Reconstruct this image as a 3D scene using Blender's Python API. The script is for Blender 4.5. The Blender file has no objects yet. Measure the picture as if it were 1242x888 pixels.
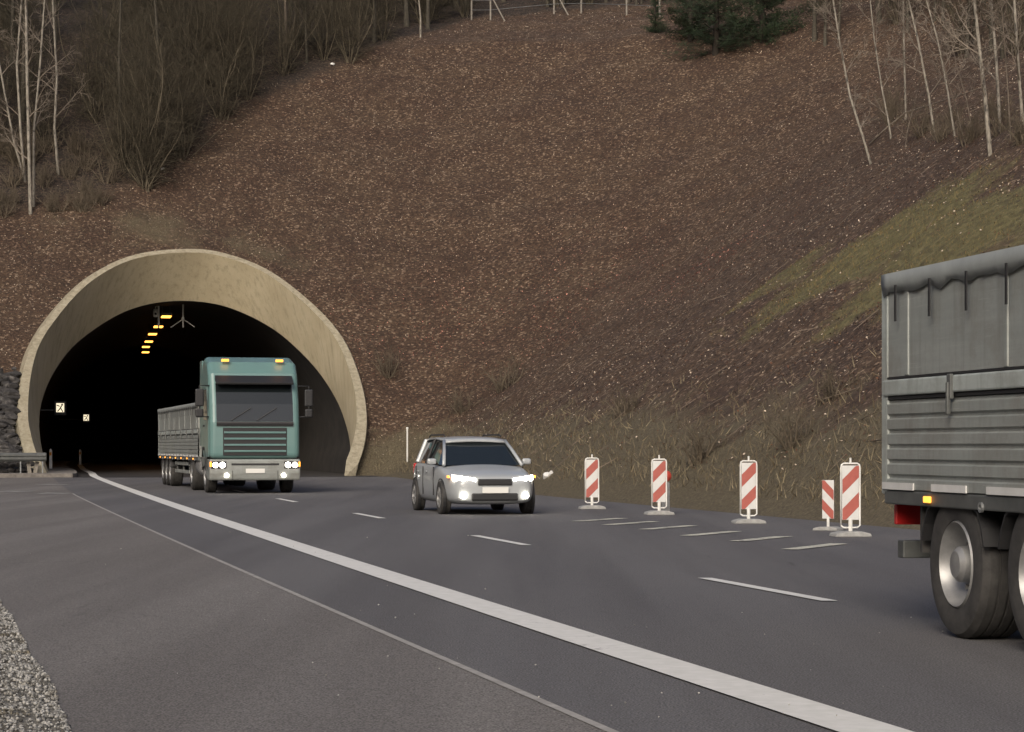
import bpy, bmesh, math, random
import numpy as np
from mathutils import Vector, Matrix

random.seed(7)
RNG = np.random.default_rng(11)
scene = bpy.context.scene
COL = scene.collection
PI = math.pi

# ------------------------------------------------------------------ materials
def mat(name, base=(.5, .5, .5), rough=.8, metal=0., emit=None, estr=0., coat=0.):
    m = bpy.data.materials.new(name); m.use_nodes = True
    b = m.node_tree.nodes['Principled BSDF']
    b.inputs['Base Color'].default_value = (*base, 1)
    b.inputs['Roughness'].default_value = rough
    b.inputs['Metallic'].default_value = metal
    b.inputs['Coat Weight'].default_value = coat
    if emit:
        b.inputs['Emission Color'].default_value = (*emit, 1)
        b.inputs['Emission Strength'].default_value = estr
    return m

class NG:
    """small helper for node graphs"""
    def __init__(s, m):
        s.m = m; s.t = m.node_tree; s.b = s.t.nodes['Principled BSDF']
    def n(s, typ, **kw):
        nd = s.t.nodes.new(typ)
        for k, v in kw.items(): setattr(nd, k, v)
        return nd
    def l(s, a, b): s.t.links.new(a, b)
    def coords(s, scale=(1, 1, 1), out='Object'):
        tc = s.n('ShaderNodeTexCoord'); mp = s.n('ShaderNodeMapping')
        mp.inputs['Scale'].default_value = scale
        s.l(tc.outputs[out], mp.inputs['Vector']); return mp.outputs['Vector']
    def noise(s, vec, scale, detail=4, rough=.6):
        nd = s.n('ShaderNodeTexNoise'); nd.inputs['Scale'].default_value = scale
        nd.inputs['Detail'].default_value = detail; nd.inputs['Roughness'].default_value = rough
        s.l(vec, nd.inputs['Vector']); return nd.outputs['Fac']
    def voro(s, vec, scale, out='Color', feature='F1'):
        nd = s.n('ShaderNodeTexVoronoi'); nd.feature = feature; nd.inputs['Scale'].default_value = scale
        s.l(vec, nd.inputs['Vector']); return nd.outputs[out]
    def ramp(s, fac, stops):
        nd = s.n('ShaderNodeValToRGB'); e = nd.color_ramp.elements
        while len(e) < len(stops): e.new(.5)
        for el, (p, c) in zip(e, stops):
            el.position = p; el.color = (*c, 1) if len(c) == 3 else c
        s.l(fac, nd.inputs['Fac']); return nd.outputs['Color']
    def mix(s, fac, a, b, typ='MIX'):
        nd = s.n('ShaderNodeMix', data_type='RGBA', blend_type=typ)
        for sock, v in ((nd.inputs[0], fac), (nd.inputs[6], a), (nd.inputs[7], b)):
            if hasattr(v, 'links') or isinstance(v, bpy.types.NodeSocket): s.l(v, sock)
            elif isinstance(v, (int, float)): sock.default_value = v
            else: sock.default_value = (*v, 1)
        return nd.outputs[2]
    def math(s, op, a, b=0.):
        nd = s.n('ShaderNodeMath', operation=op)
        for sock, v in ((nd.inputs[0], a), (nd.inputs[1], b)):
            if isinstance(v, bpy.types.NodeSocket): s.l(v, sock)
            else: sock.default_value = v
        return nd.outputs[0]
    def bump(s, h, strength=.4, dist=.02):
        nd = s.n('ShaderNodeBump'); nd.inputs['Strength'].default_value = strength
        nd.inputs['Distance'].default_value = dist
        s.l(h, nd.inputs['Height']); s.l(nd.outputs['Normal'], s.b.inputs['Normal'])
    def col(s, c): s.l(c, s.b.inputs['Base Color'])

def speckled(name, stops, scale, rough=.85, bump=.3, bdist=.01, vec_scale=(1, 1, 1), big=None, metal=0.):
    m = mat(name, rough=rough, metal=metal); g = NG(m); v = g.coords(vec_scale)
    f = g.noise(v, scale, 5, .65)
    c = g.ramp(f, stops)
    if big:
        c = g.mix(g.ramp(g.noise(v, big[0], 4), [(.35, (0, 0, 0)), (.65, (1, 1, 1))]), c, g.mix(1., c, big[1], 'MULTIPLY'))
    g.col(c)
    if bump: g.bump(f, bump, bdist)
    return m

def asphalt(name, a, b, tint):
    m = mat(name, rough=.88); g = NG(m); v = g.coords()
    fine = g.noise(v, 85, 2, .6); mid = g.noise(v, 9, 4, .6); big = g.noise(g.coords((1, .12, 1)), .5, 4, .55)
    c = g.ramp(fine, [(.40, a), (.5, tuple((p+q)/2 for p, q in zip(a, b))), (.60, b)])
    c = g.mix(g.ramp(big, [(.38, (0, 0, 0)), (.62, (1, 1, 1))]), c, g.mix(1., c, tint, 'MULTIPLY'))
    c = g.mix(g.ramp(mid, [(.45, (0, 0, 0)), (.75, (.6, .6, .6))]), c, g.mix(1., c, (.78, .76, .74), 'MULTIPLY'))
    trk = g.noise(g.coords((1.1, .035, 1)), 1.0, 3, .5)
    c = g.mix(g.ramp(trk, [(.42, (0, 0, 0)), (.60, (.8, .8, .8))]), c, g.mix(1., c, (.80, .79, .79), 'MULTIPLY'))
    crk = g.voro(g.coords((.35, .35, .35)), .9, 'Distance', 'DISTANCE_TO_EDGE')
    gate = g.ramp(g.noise(v, .22, 3), [(.55, (0, 0, 0)), (.62, (.55, .55, .55))])
    c = g.mix(g.math('MULTIPLY', g.ramp(crk, [(.0, (1, 1, 1)), (.006, (0, 0, 0))]), gate), c, (.035, .033, .032))
    st = g.voro(v, 26, 'Distance')
    c = g.mix(g.ramp(st, [(.03, (.55, .55, .55)), (.07, (0, 0, 0))]), c, (.28, .26, .24))
    g.col(c); g.bump(fine, .6, .008)
    return m

M = {}
M['asphalt'] = asphalt('asphalt_lane', (.062, .060, .062), (.195, .190, .190), (.84, .84, .86))
M['asphalt_shoulder'] = asphalt('asphalt_shoulder', (.085, .079, .074), (.265, .249, .234), (.86, .85, .84))
def paint(name, c1, c2, wear):
    m = mat(name, rough=.7); g = NG(m); v = g.coords()
    f = g.noise(v, 35, 5, .75); h = g.noise(v, 3, 4, .6)
    w = g.math('MULTIPLY', f, h)
    g.col(g.mix(g.ramp(w, [(wear, (1, 1, 1)), (wear+.08, (0, 0, 0))]), g.ramp(g.noise(v, 8), [(.3, c1), (.7, c2)]), (.14, .135, .13)))
    g.bump(f, .3, .004); return m
M['white_paint'] = paint('road_paint_white', (.62, .62, .58), (.74, .73, .70), .085)
M['yellow_paint'] = paint('road_paint_worn', (.50, .50, .42), (.62, .60, .50), .16)
M['thin_paint'] = paint('road_paint_faded', (.30, .29, .27), (.40, .39, .36), .22)
M['seam'] = speckled('joint_filler', [(.3, (.24, .23, .215)), (.7, (.40, .385, .36))], 5, .9, .2, .003)

def concrete():
    m = mat('portal_concrete', rough=.85); g = NG(m); v = g.coords()
    base = g.ramp(g.noise(v, .7, 6, .65), [(.3, (.41, .345, .225)), (.5, (.455, .39, .26)), (.7, (.50, .435, .30))])
    streak = g.noise(g.coords((2.6, 2.6, .07)), 1.5, 5, .75)
    c = g.mix(g.ramp(streak, [(.50, (0, 0, 0)), (.72, (.75, .75, .75))]), base, (.23, .20, .13))
    fine = g.noise(v, 14, 4, .7)
    c = g.mix(g.ramp(fine, [(.4, (0, 0, 0)), (.8, (.3, .3, .3))]), c, (.52, .465, .33))
    g.col(c); g.bump(fine, .35, .03); return m
M['concrete'] = concrete()
def rimmat():
    m = mat('portal_rim_concrete', rough=.9); g = NG(m); v = g.coords()
    f = g.noise(v, 5, 6, .7)
    c = g.ramp(f, [(.3, (.20, .172, .115)), (.5, (.31, .275, .195)), (.7, (.40, .36, .265))])
    c = g.mix(g.ramp(g.noise(v, .8, 5, .7), [(.54, (0, 0, 0)), (.74, (.5, .5, .5))]), c, (.22, .195, .12))
    g.col(c); g.bump(f, .5, .04); return m
M['rim'] = rimmat()
M['darkened_lining'] = speckled('tunnel_lining', [(.3, (.010, .009, .008)), (.7, (.032, .028, .024))], 1.2, .8, .2, .02)  # near black: the tunnel's darkness is put into the lining colour
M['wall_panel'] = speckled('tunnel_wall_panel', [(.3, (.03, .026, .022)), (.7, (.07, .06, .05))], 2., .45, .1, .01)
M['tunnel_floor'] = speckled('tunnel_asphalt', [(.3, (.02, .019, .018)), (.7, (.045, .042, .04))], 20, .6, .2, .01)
M['kerb'] = speckled('kerb_stone', [(.3, (.11, .10, .09)), (.7, (.23, .21, .185))], 6, .9, .3, .01)
M['galv'] = speckled('galvanised_steel', [(.3, (.17, .18, .18)), (.7, (.30, .31, .31))], 3, .5, .1, .004, metal=.5)
M['dark_galv'] = speckled('weathered_steel', [(.3, (.07, .075, .072)), (.7, (.14, .145, .14))], 3, .6, .1, .004, metal=.3)
M['white_metal'] = speckled('white_coated_tube', [(.3, (.62, .62, .58)), (.7, (.78, .77, .73))], 9, .5, .05, .002)
M['lamp'] = mat('ceiling_lamp_glass', (.8, .4, .1), .4, emit=(1., .40, .06), estr=3.2)
M['sign_lit'] = mat('lit_sign_face', (.7, .7, .6), .4, emit=(1., .86, .6), estr=.75)
M['sign_dark'] = mat('sign_pictogram', (.02, .03, .02), .6)
M['white_refl'] = mat('white_reflector', (.75, .72, .66), .35)
M['black'] = mat('black_plastic', (.018, .018, .019), .55)
M['rubber'] = speckled('tyre_rubber', [(.3, (.026, .025, .024)), (.7, (.060, .057, .053))], 9, .85, .2, .004)
def vpaint(name, c, rough=.32):
    m = mat(name, c, rough, coat=.35); g = NG(m); v = g.coords()
    f = g.noise(v, 1.3, 5, .65)
    g.col(g.mix(g.ramp(f, [(.42, (0, 0, 0)), (.75, (.55, .55, .55))]), c, tuple(x*.72+.03 for x in c)))
    g.l(g.math('ADD', g.math('MULTIPLY', f, .25), rough-.1), g.b.inputs['Roughness']); return m
M['teal'] = vpaint('teal_lorry_paint', (.12, .22, .21))
M['car_paint'] = vpaint('silver_car_paint', (.36, .38, .39), .3)
M['tarp'] = speckled('grey_tarpaulin', [(.3, (.21, .225, .22)), (.7, (.30, .32, .31))], 2, .6, .3, .02)
def alu(name, lo, hi):
    m = mat(name, rough=.5, metal=.15); g = NG(m)
    f = g.noise(g.coords((.5, 1, 6)), 1.2, 5, .7); s = g.noise(g.coords((5, 1, .35)), 1.5, 5, .7)
    c = g.ramp(f, [(.3, lo), (.7, hi)])
    c = g.mix(g.ramp(s, [(.5, (0, 0, 0)), (.75, (.55, .55, .55))]), c, (.15, .15, .135))
    spray = g.noise(g.coords((1.4, 1, 1.4)), 1.1, 6, .75)
    c = g.mix(g.ramp(spray, [(.46, (0, 0, 0)), (.70, (.6, .6, .6))]), c, (.17, .155, .13))
    scr = g.noise(g.coords((.6, 1, 22)), 2.4, 4, .7)
    c = g.mix(g.ramp(scr, [(.60, (0, 0, 0)), (.68, (.4, .4, .4))]), c, (.42, .43, .42))
    g.bump(g.noise(g.coords(), 1.6, 3), .15, .03)
    g.col(c); return m
M['alu'] = alu('dusty_aluminium', (.25, .27, .255), (.32, .34, .325))
M['alu_pale'] = alu('pale_side_rail', (.36, .40, .38), (.44, .48, .46))
M['glass'] = mat('dark_window_glass', (.012, .016, .018), .06, coat=.3)
M['headlight'] = mat('lit_headlight', (.9, .9, .85), .2, emit=(1., .93, .78), estr=16)
M['amber'] = mat('amber_lamp', (.8, .3, .04), .3, emit=(1., .36, .05), estr=1.6)
M['amber_off'] = mat('amber_reflector', (.75, .28, .03), .25)
M['red_lamp'] = mat('red_lamp_lens', (.45, .02, .02), .25)
M['rim_metal'] = speckled('wheel_steel', [(.3, (.22, .22, .22)), (.7, (.38, .38, .37))], 4, .45, .05, .003, metal=.5)
M['plate'] = mat('blank_plate', (.7, .7, .66), .5)
M['red_sheet'] = speckled('red_reflective_sheet', [(.3, (.34, .085, .065)), (.7, (.42, .115, .09))], 6, .5, .05, .002)
M['white_sheet'] = speckled('white_reflective_sheet', [(.3, (.55, .55, .53)), (.7, (.66, .66, .64))], 6, .5, .05, .002)
M['red_plastic'] = mat('red_plastic', (.45, .06, .04), .45)
M['foot'] = speckled('recycled_plastic_foot', [(.3, (.24, .24, .23)), (.7, (.38, .38, .365))], 14, .85, .3, .01)
M['bag'] = speckled('white_plastic_bag', [(.3, (.62, .62, .6)), (.7, (.75, .75, .73))], 6, .5, .4, .02)
M['stone'] = speckled('dark_rubble_stone', [(.34, (.014, .013, .013)), (.54, (.044, .041, .039)), (.70, (.14, .13, .12))], 2.6, .9, .6, .05)
M['fence_wood'] = speckled('weathered_fence_post', [(.3, (.16, .145, .12)), (.7, (.28, .255, .22))], 8, .9, .3, .01)

def birch_bark():
    m = mat('birch_bark', rough=.85); g = NG(m)
    f = g.noise(g.coords((6, 6, 1.6)), 2.2, 4, .7)
    c = g.ramp(f, [(.36, (.05, .045, .04)), (.45, (.20, .18, .145)), (.7, (.33, .30, .25))])
    g.col(c); g.bump(f, .3, .01); return m
M['birch'] = birch_bark()
M['birch_twig'] = speckled('birch_twigs', [(.3, (.07, .055, .042)), (.7, (.16, .13, .10))], 3, .9, 0)
M['birch_limb'] = speckled('pale_birch_twigs', [(.3, (.12, .10, .078)), (.7, (.24, .20, .16))], 3, .9, 0)
M['bark'] = speckled('grey_brown_bark', [(.3, (.035, .030, .022)), (.7, (.085, .075, .055))], 7, .9, .4, .02)
M['twig'] = speckled('bare_twigs', [(.3, (.028, .024, .014)), (.7, (.062, .054, .034))], 2, .9, 0)
M['shrub_twig'] = speckled('olive_shrub_twigs', [(.3, (.034, .028, .017)), (.7, (.082, .068, .043))], 1.5, .9, 0)
M['shrub_stem'] = speckled('shrub_stems', [(.3, (.055, .046, .030)), (.7, (.15, .125, .085))], 2.5, .9, .2, .01)
M['pale_twig'] = speckled('tan_undergrowth', [(.3, (.07, .055, .036)), (.7, (.16, .128, .09))], 2, .9, 0)
M['needle'] = speckled('pine_needles', [(.3, (.010, .020, .008)), (.7, (.032, .055, .020))], 2, .7, 0)
M['pine_bark'] = speckled('pine_bark', [(.3, (.014, .011, .008)), (.7, (.035, .027, .020))], 6, .95, .4, .02)

# ------------------------------------------------------------------ mesh helper
class MB:
    def __init__(s): s.v = []; s.f = []; s.mi = []
    def add(s, vs, fs, mi=0):
        o = len(s.v); s.v += [tuple(p) for p in vs]
        s.f += [tuple(i+o for i in f) for f in fs]; s.mi += [mi]*len(fs); return s
    def box(s, c, d, rot=None, mi=0):
        hx, hy, hz = d[0]/2, d[1]/2, d[2]/2
        vs = [Vector((x, y, z)) for x in (-hx, hx) for y in (-hy, hy) for z in (-hz, hz)]
        if rot is not None: vs = [rot @ p for p in vs]
        c = Vector(c)
        return s.add([p+c for p in vs], [(0, 1, 3, 2), (4, 6, 7, 5), (0, 4, 5, 1), (2, 3, 7, 6), (0, 2, 6, 4), (1, 5, 7, 3)], mi)
    def tube(s, pts, rad, n=6, cap=True, mi=0):
        pts = [Vector(p) for p in pts]
        if not hasattr(rad, '__len__'): rad = [rad]*len(pts)
        vs = []; ref = None
        for i, p in enumerate(pts):
            d = (pts[min(i+1, len(pts)-1)]-pts[max(i-1, 0)]).normalized()
            if ref is None:
                ref = d.orthogonal().normalized()
            else:
                ref = (ref-d*ref.dot(d))
                ref = ref.normalized() if ref.length > 1e-6 else d.orthogonal().normalized()
            b = d.cross(ref)
            for k in range(n):
                a = 2*PI*k/n
                vs.append(p+(ref*math.cos(a)+b*math.sin(a))*rad[i])
        fs = []
        for i in range(len(pts)-1):
            for k in range(n):
                k2 = (k+1) % n
                fs.append((i*n+k, i*n+k2, (i+1)*n+k2, (i+1)*n+k))
        if cap and n > 2:
            fs.append(tuple(range(n-1, -1, -1))); fs.append(tuple((len(pts)-1)*n+k for k in range(n)))
        return s.add(vs, fs, mi)
    def lathe(s, prof, n=28, axis='Y', c=(0, 0, 0), mi=0):
        """prof: (radius, along-axis) ; closed ring profile"""
        vs = []
        for r, h in prof:
            for k in range(n):
                a = 2*PI*k/n
                if axis == 'Y': p = (r*math.cos(a), h, r*math.sin(a))
                elif axis == 'X': p = (h, r*math.cos(a), r*math.sin(a))
                else: p = (r*math.cos(a), r*math.sin(a), h)
                vs.append((p[0]+c[0], p[1]+c[1], p[2]+c[2]))
        fs = []
        for i in range(len(prof)-1):
            for k in range(n):
                k2 = (k+1) % n
                fs.append((i*n+k, i*n+k2, (i+1)*n+k2, (i+1)*n+k))
        return s.add(vs, fs, mi)
    def prism(s, poly, y0, y1, mi=0):
        """poly in x,z extruded along y"""
        n = len(poly)
        vs = [(x, y0, z) for x, z in poly]+[(x, y1, z) for x, z in poly]
        fs = [tuple(range(n)), tuple(range(2*n-1, n-1, -1))]
        for i in range(n):
            j = (i+1) % n; fs.append((i, i+n, j+n, j))
        return s.add(vs, fs, mi)
    def build(s, name, m, parent=None, smooth=False, bevel=0., seg=2, fix=True, solid=0.):
        me = bpy.data.meshes.new(name); me.from_pydata(s.v, [], s.f)
        ms = m if isinstance(m, (list, tuple)) else [m]
        for x in ms: me.materials.append(x)
        if len(ms) > 1: me.polygons.foreach_set('material_index', s.mi)
        if fix:
            bm = bmesh.new(); bm.from_mesh(me); bmesh.ops.recalc_face_normals(bm, faces=bm.faces); bm.to_mesh(me); bm.free()
        if smooth: me.polygons.foreach_set('use_smooth', [True]*len(me.polygons))
        me.update()
        o = bpy.data.objects.new(name, me); COL.objects.link(o)
        if parent: o.parent = parent
        if solid:
            sm = o.modifiers.new('thickness', 'SOLIDIFY'); sm.thickness = solid
        if bevel:
            bv = o.modifiers.new('bevel', 'BEVEL'); bv.width = bevel; bv.segments = seg; bv.limit_method = 'ANGLE'; bv.angle_limit = .6
        return o

def tag(o, label=None, cat=None, group=None, kind=None):
    if label: o['label'] = label
    if cat: o['category'] = cat
    if group: o['group'] = group
    if kind: o['kind'] = kind
    return o
def empty(name, loc=(0, 0, 0), rz=0., label=None, cat=None, group=None):
    o = bpy.data.objects.new(name, None); COL.objects.link(o)
    o.location = loc; o.rotation_euler = (0, 0, rz); o.empty_display_size = .2
    return tag(o, label, cat, group)
def copy_tree(o, parent=None):
    c = o.copy(); COL.objects.link(c)
    if parent: c.parent = parent
    for ch in list(o.children): copy_tree(ch, c)
    return c

# ------------------------------------------------------------------ camera
HC = 1.30; F = 2760.; HZ = 541.
cam = bpy.data.cameras.new('camera'); co = bpy.data.objects.new('camera', cam); COL.objects.link(co)
co.location = (0, 0, HC); co.rotation_euler = (PI/2, 0, 0)
cam.lens = 80.; cam.sensor_width = 36.; cam.shift_y = (HZ-444)/1242.; cam.clip_end = 2000; cam.clip_start = .1
scene.camera = co
def ground(px, py, z=0.):
    Y = F*(HC-z)/(py-HZ); return Vector(((px-621)/F*Y, Y, z))

# ------------------------------------------------------------------ site plan
HD = np.array([-.2125, .9772]); HN = np.array([.9772, .2125]); O = np.array([-13.75, 98.])
def xe(Y): return 4.05-.235*Y+.0001*Y*Y              # edge line of the carriageway
def uw(X, Y):
    return (X-O[0])*HN[0]+(Y-O[1])*HN[1], (X-O[0])*HD[0]+(Y-O[1])*HD[1]
def sstep(a, b, x):
    t = np.clip((x-a)/(b-a), 0, 1); return t*t*(3-2*t)
def vnoise(X, Y, s):
    X = np.asarray(X, float)*s; Y = np.asarray(Y, float)*s
    return (np.sin(X*1.3+1.7*np.sin(Y*.9+.4))*np.cos(Y*1.1+1.3*np.sin(X*.7+2.1))+.5*np.sin(X*2.9+Y*1.7+.6)*np.cos(Y*3.1-X*1.3))/1.5
SL = .70
def dist_out(X, Y):
    u, w = uw(X, Y)
    t = sstep(62, 96, Y)
    a = (1-t)*.972*(X-xe(Y)-10.6)+t*(u-8.4)
    c = -u-(9.3+6*sstep(-12, -40, w))
    dx = np.maximum(np.maximum(a, c), 0); b = np.maximum(w+.3, 0)
    return np.hypot(dx, b), a, b
def height(X, Y):
    X = np.asarray(X, float); Y = np.asarray(Y, float)
    D, a, b = dist_out(X, Y)
    z = np.where(D < 36, SL*D, SL*36+.33*(D-36))
    k = np.clip((D-1)/4, 0, 1)
    z = z+k*(.22*vnoise(X, Y, .35)+.09*vnoise(X+9, Y-4, 1.3))
    return np.where(D > 0, z, 0.)
def at(px, py, tmax=260.):
    """point where the sight line meets the hillside"""
    rx = (px-621)/F; rz = (HZ-py)/F
    Y = np.arange(14., tmax, .15); z = height(rx*Y, Y); zr = HC+rz*Y
    h = np.nonzero(z > zr)[0]
    Yh = Y[h[0]] if len(h) else tmax
    return Vector((rx*Yh, Yh, float(height(rx*Yh, Yh))))

# axis of the tunnel (bends to the right deep inside)
AX = []
p = np.array(O, float); th = math.atan2(HD[0], HD[1])
for i in range(0, 260):
    AX.append((p.copy(), th))
    cur = 0. if i < 25 else (1/1000. if i < 70 else 1/280.)
    p = p+np.array([math.sin(th), math.cos(th)]); th += cur
def tun(u, w, z=0.):
    if w < 0: q = O+HD*w; n = HN
    else:
        i = min(int(w), 258); f = w-i; q = AX[i][0]*(1-f)+AX[i+1][0]*f
        t = AX[i][1]; n = np.array([math.cos(t), -math.sin(t)])
    return Vector((q[0]+u*n[0], q[1]+u*n[1], z))

# ------------------------------------------------------------------ portal curves
OUT = [(45, 578), (36, 566), (29, 548), (23, 520), (22, 500), (26, 460), (38, 418), (61, 383), (96, 345), (134, 320), (172, 307), (222, 302),
       (268, 306), (326, 328), (383, 372), (418, 414), (438, 464), (444.5, 502), (443, 533), (437, 556), (430, 572)]
THR = [(62, 574), (57, 567), (50, 540), (47.5, 510), (52, 482), (65, 452), (87, 422), (115, 399), (145, 381), (172, 371), (200, 366), (228, 365),
       (257, 368), (283, 375), (316, 390), (347, 411), (383, 447), (408, 485), (421, 520), (425, 545), (424, 565)]
def cat_rom(P, n):
    P = np.array(P, float); m = len(P)
    P2 = np.vstack([2*P[0]-P[1], P, 2*P[-1]-P[-2]])
    out = []
    for s in np.linspace(0, m-1-1e-6, n*8):
        i = int(s); t = s-i; a, b, c, d = P2[i:i+4]
        out.append(.5*((2*b)+(-a+c)*t+(2*a-5*b+4*c-d)*t*t+(-a+3*b-3*c+d)*t**3))
    out = np.array(out); L = np.r_[0, np.cumsum(np.linalg.norm(np.diff(out, axis=0), axis=1))]
    g = np.linspace(0, L[-1], n)
    return np.c_[np.interp(g, L, out[:, 0]), np.interp(g, L, out[:, 1])]
NP = 81
def unproj_bevel(P, shift):
    res = []
    for px, py in P:
        rx = (px-621)/F; rz = (HZ-py)/F
        # w(t) = z(t)/SL + shift
        w0 = (0-O[0])*HD[0]+(0-O[1])*HD[1]; wt = rx*HD[0]+HD[1]
        t = (HC/SL+shift-w0)/(wt-rz/SL)
        X, Y, Z = rx*t, t, HC+rz*t
        u, w = uw(X, Y); res.append((u, w, Z))
    return np.array(res)
rimO = unproj_bevel(cat_rom(OUT, NP), -1.15)
thr = unproj_bevel(cat_rom(THR, NP), 4.0)
for A in (rimO, thr):
    A[:, 2] = np.maximum(A[:, 2], -.2); A[0, 2] = A[-1, 2] = -.2
def inset(A, d):
    uv = A[:, [0, 2]].copy(); tng = np.gradient(uv, axis=0); tng /= np.linalg.norm(tng, axis=1)[:, None]
    nrm = np.c_[tng[:, 1], -tng[:, 0]]
    R = uv+nrm*(WALLT*(1 if d > 0 else -1)*(abs(d)/.5))[:, None]
    return np.c_[R[:, 0], R[:, 1]/SL-1.15, R[:, 1]]
WALLT = .20+.32*np.abs(np.linspace(-1, 1, NP))**1.6
rimI = inset(rimO, .50)
rimM = inset(rimO, .24)
if abs(rimI[NP//2, 2]) > abs(rimO[NP//2, 2]): rimI = inset(rimO, -.50); rimM = inset(rimO, -.24)
print('portal', rimO[NP//2], thr[NP//2], rimO[5], thr[5], thr[-6])
def U2W(a): return tun(a[0], a[1], a[2]) if a[1] < 0 else Vector((O[0]+HD[0]*a[1]+HN[0]*a[0], O[1]+HD[1]*a[1]+HN[1]*a[0], a[2]))

portal = empty('tunnel_portal', U2W((0, 0, 0)), 0, 'flared yellowish concrete arch portal around the tunnel mouth in the hillside', 'tunnel portal')
OFF = Vector(portal.location)
def strip(rows, name, m, closed=False, smooth=True, parent=None, off=OFF):
    mb = MB(); n = len(rows[0]); vs = []
    for r in rows: vs += [Vector(q)-off for q in r]
    fs = [(i*n+k, i*n+k+1, (i+1)*n+k+1, (i+1)*n+k) for i in range(len(rows)-1) for k in range(n-1)]
    return mb.add(vs, fs).build(name, m, parent, smooth)
rO = [U2W(a) for a in rimO]; rI = [U2W(a) for a in rimI]; rT = [U2W(a) for a in thr]
back = [U2W((a[0]*1.18+(.4 if a[0] > 0 else -.4), a[1]+9, a[2])) for a in rimO]
# outer shell + bevelled rim: one mesh, the flared reveal another
mb = MB(); n = NP
edge_lift = [q.copy() for q in rO]
mb.add([q-OFF for q in back]+[q-OFF for q in rO]+[q-OFF for q in rI], [(i*n+k, i*n+k+1, (i+1)*n+k+1, (i+1)*n+k) for i in range(2) for k in range(n-1)])
rim_o = mb.build('rim', M['rim'], portal)
rows = []
for f in np.linspace(0, 1, 8):
    rows.append([rI[k].lerp(rT[k], f) for k in range(n)])
strip(rows, 'flared_reveal', M['concrete'], parent=portal)
# small lip line where lining begins
rows = [[rT[k] for k in range(n)], [rT[k]+Vector((HD[0]*.12, HD[1]*.12, 0)) for k in range(n)]]

# tunnel lining
lin = empty('tunnel_lining', U2W((0, 4, 0)), 0, 'darkened black vault inside the tunnel bending away to the right', 'tunnel')
LO = Vector(lin.location)
rows = [rT]
for w in [24, 32, 42, 54, 66, 78, 90, 100, 110, 120, 130, 140, 150, 165, 180, 200]:
    rows.append([tun(a[0]*1.0, w, a[2]) for a in thr])
strip(rows, 'vault', M['darkened_lining'], parent=lin, off=LO)
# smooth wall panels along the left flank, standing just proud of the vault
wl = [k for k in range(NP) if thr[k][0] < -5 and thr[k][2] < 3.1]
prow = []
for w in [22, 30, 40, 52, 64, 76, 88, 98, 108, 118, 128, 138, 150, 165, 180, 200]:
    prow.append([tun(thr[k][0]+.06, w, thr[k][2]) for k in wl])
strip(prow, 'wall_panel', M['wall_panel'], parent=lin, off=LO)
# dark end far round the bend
mbx = MB(); c = tun(0, 204, 4); mbx.box((0, 0, 0), (24, .5, 14), Matrix.Rotation(-AX[204][1], 3, 'Z')); e = mbx.build('end_wall', M['darkened_lining'], lin); e.location = c-LO

# ------------------------------------------------------------------ terrain (one sheet with the tunnel mouth left open)
def hole_test(u, z):
    """inside the middle of the rim outline"""
    P = rimM[:, [0, 2]]
    ins = np.zeros(u.shape, bool); j = len(P)-1
    for i in range(len(P)):
        yi, yj = P[i, 1], P[j, 1]; xi, xj = P[i, 0], P[j, 0]
        cond = ((yi > z) != (yj > z)) & (u < (xj-xi)*(z-yi)/(yj-yi+1e-12)+xi)
        ins ^= cond; j = i
    return ins
def terrain(xs, ys, skip=None):
    X, Y = np.meshgrid(xs, ys); Z = height(X, Y)-.03
    return X, Y, Z
def axis_steps(lo, hi, flo, fhi, fine, coarse):
    a = list(np.arange(flo, fhi, fine)); x = flo; L = []; st = fine
    while x > lo: st = min(st*1.25, coarse); x -= st; L.append(x)
    R = []; x = a[-1]; st = fine
    while x < hi: st = min(st*1.25, coarse); x += st; R.append(x)
    return np.array(L[::-1]+a+R)
xs = axis_steps(-260, 260, -36, 26, .30, 12); ys = axis_steps(-60, 420, 30, 150, .32, 12)
X, Y, Z = terrain(xs, ys)
ny, nx = X.shape
idx = np.arange(nx*ny).reshape(ny, nx)
quads = np.stack([idx[:-1, :-1], idx[:-1, 1:], idx[1:, 1:], idx[1:, :-1]], -1).reshape(-1, 4)
cx = (X[:-1, :-1]+X[1:, 1:]).ravel()/2; cy = (Y[:-1, :-1]+Y[1:, 1:]).ravel()/2; cz = (Z[:-1, :-1]+Z[1:, 1:]).ravel()/2
cu, cw = uw(cx, cy)
ins = hole_test(cu, np.maximum(cz, .05)) & (cw > -.6) & (cw < 22)
quads = quads[~ins]
def fast_mesh(name, V, Q, m, smooth=True):
    me = bpy.data.meshes.new(name)
    k = Q.shape[1]
    me.vertices.add(len(V)); me.vertices.foreach_set('co', np.asarray(V, np.float32).ravel())
    me.loops.add(Q.size); me.loops.foreach_set('vertex_index', Q.astype(np.int32).ravel())
    me.polygons.add(len(Q)); me.polygons.foreach_set('loop_start', np.arange(0, Q.size, k, dtype=np.int32))
    me.polygons.foreach_set('loop_total', np.full(len(Q), k, np.int32))
    if smooth: me.polygons.foreach_set('use_smooth', np.ones(len(Q), bool))
    me.update(calc_edges=True); me.validate()
    ms = m if isinstance(m, (list, tuple)) else [m]
    for x in ms: me.materials.append(x)
    o = bpy.data.objects.new(name, me); COL.objects.link(o); return o

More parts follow.
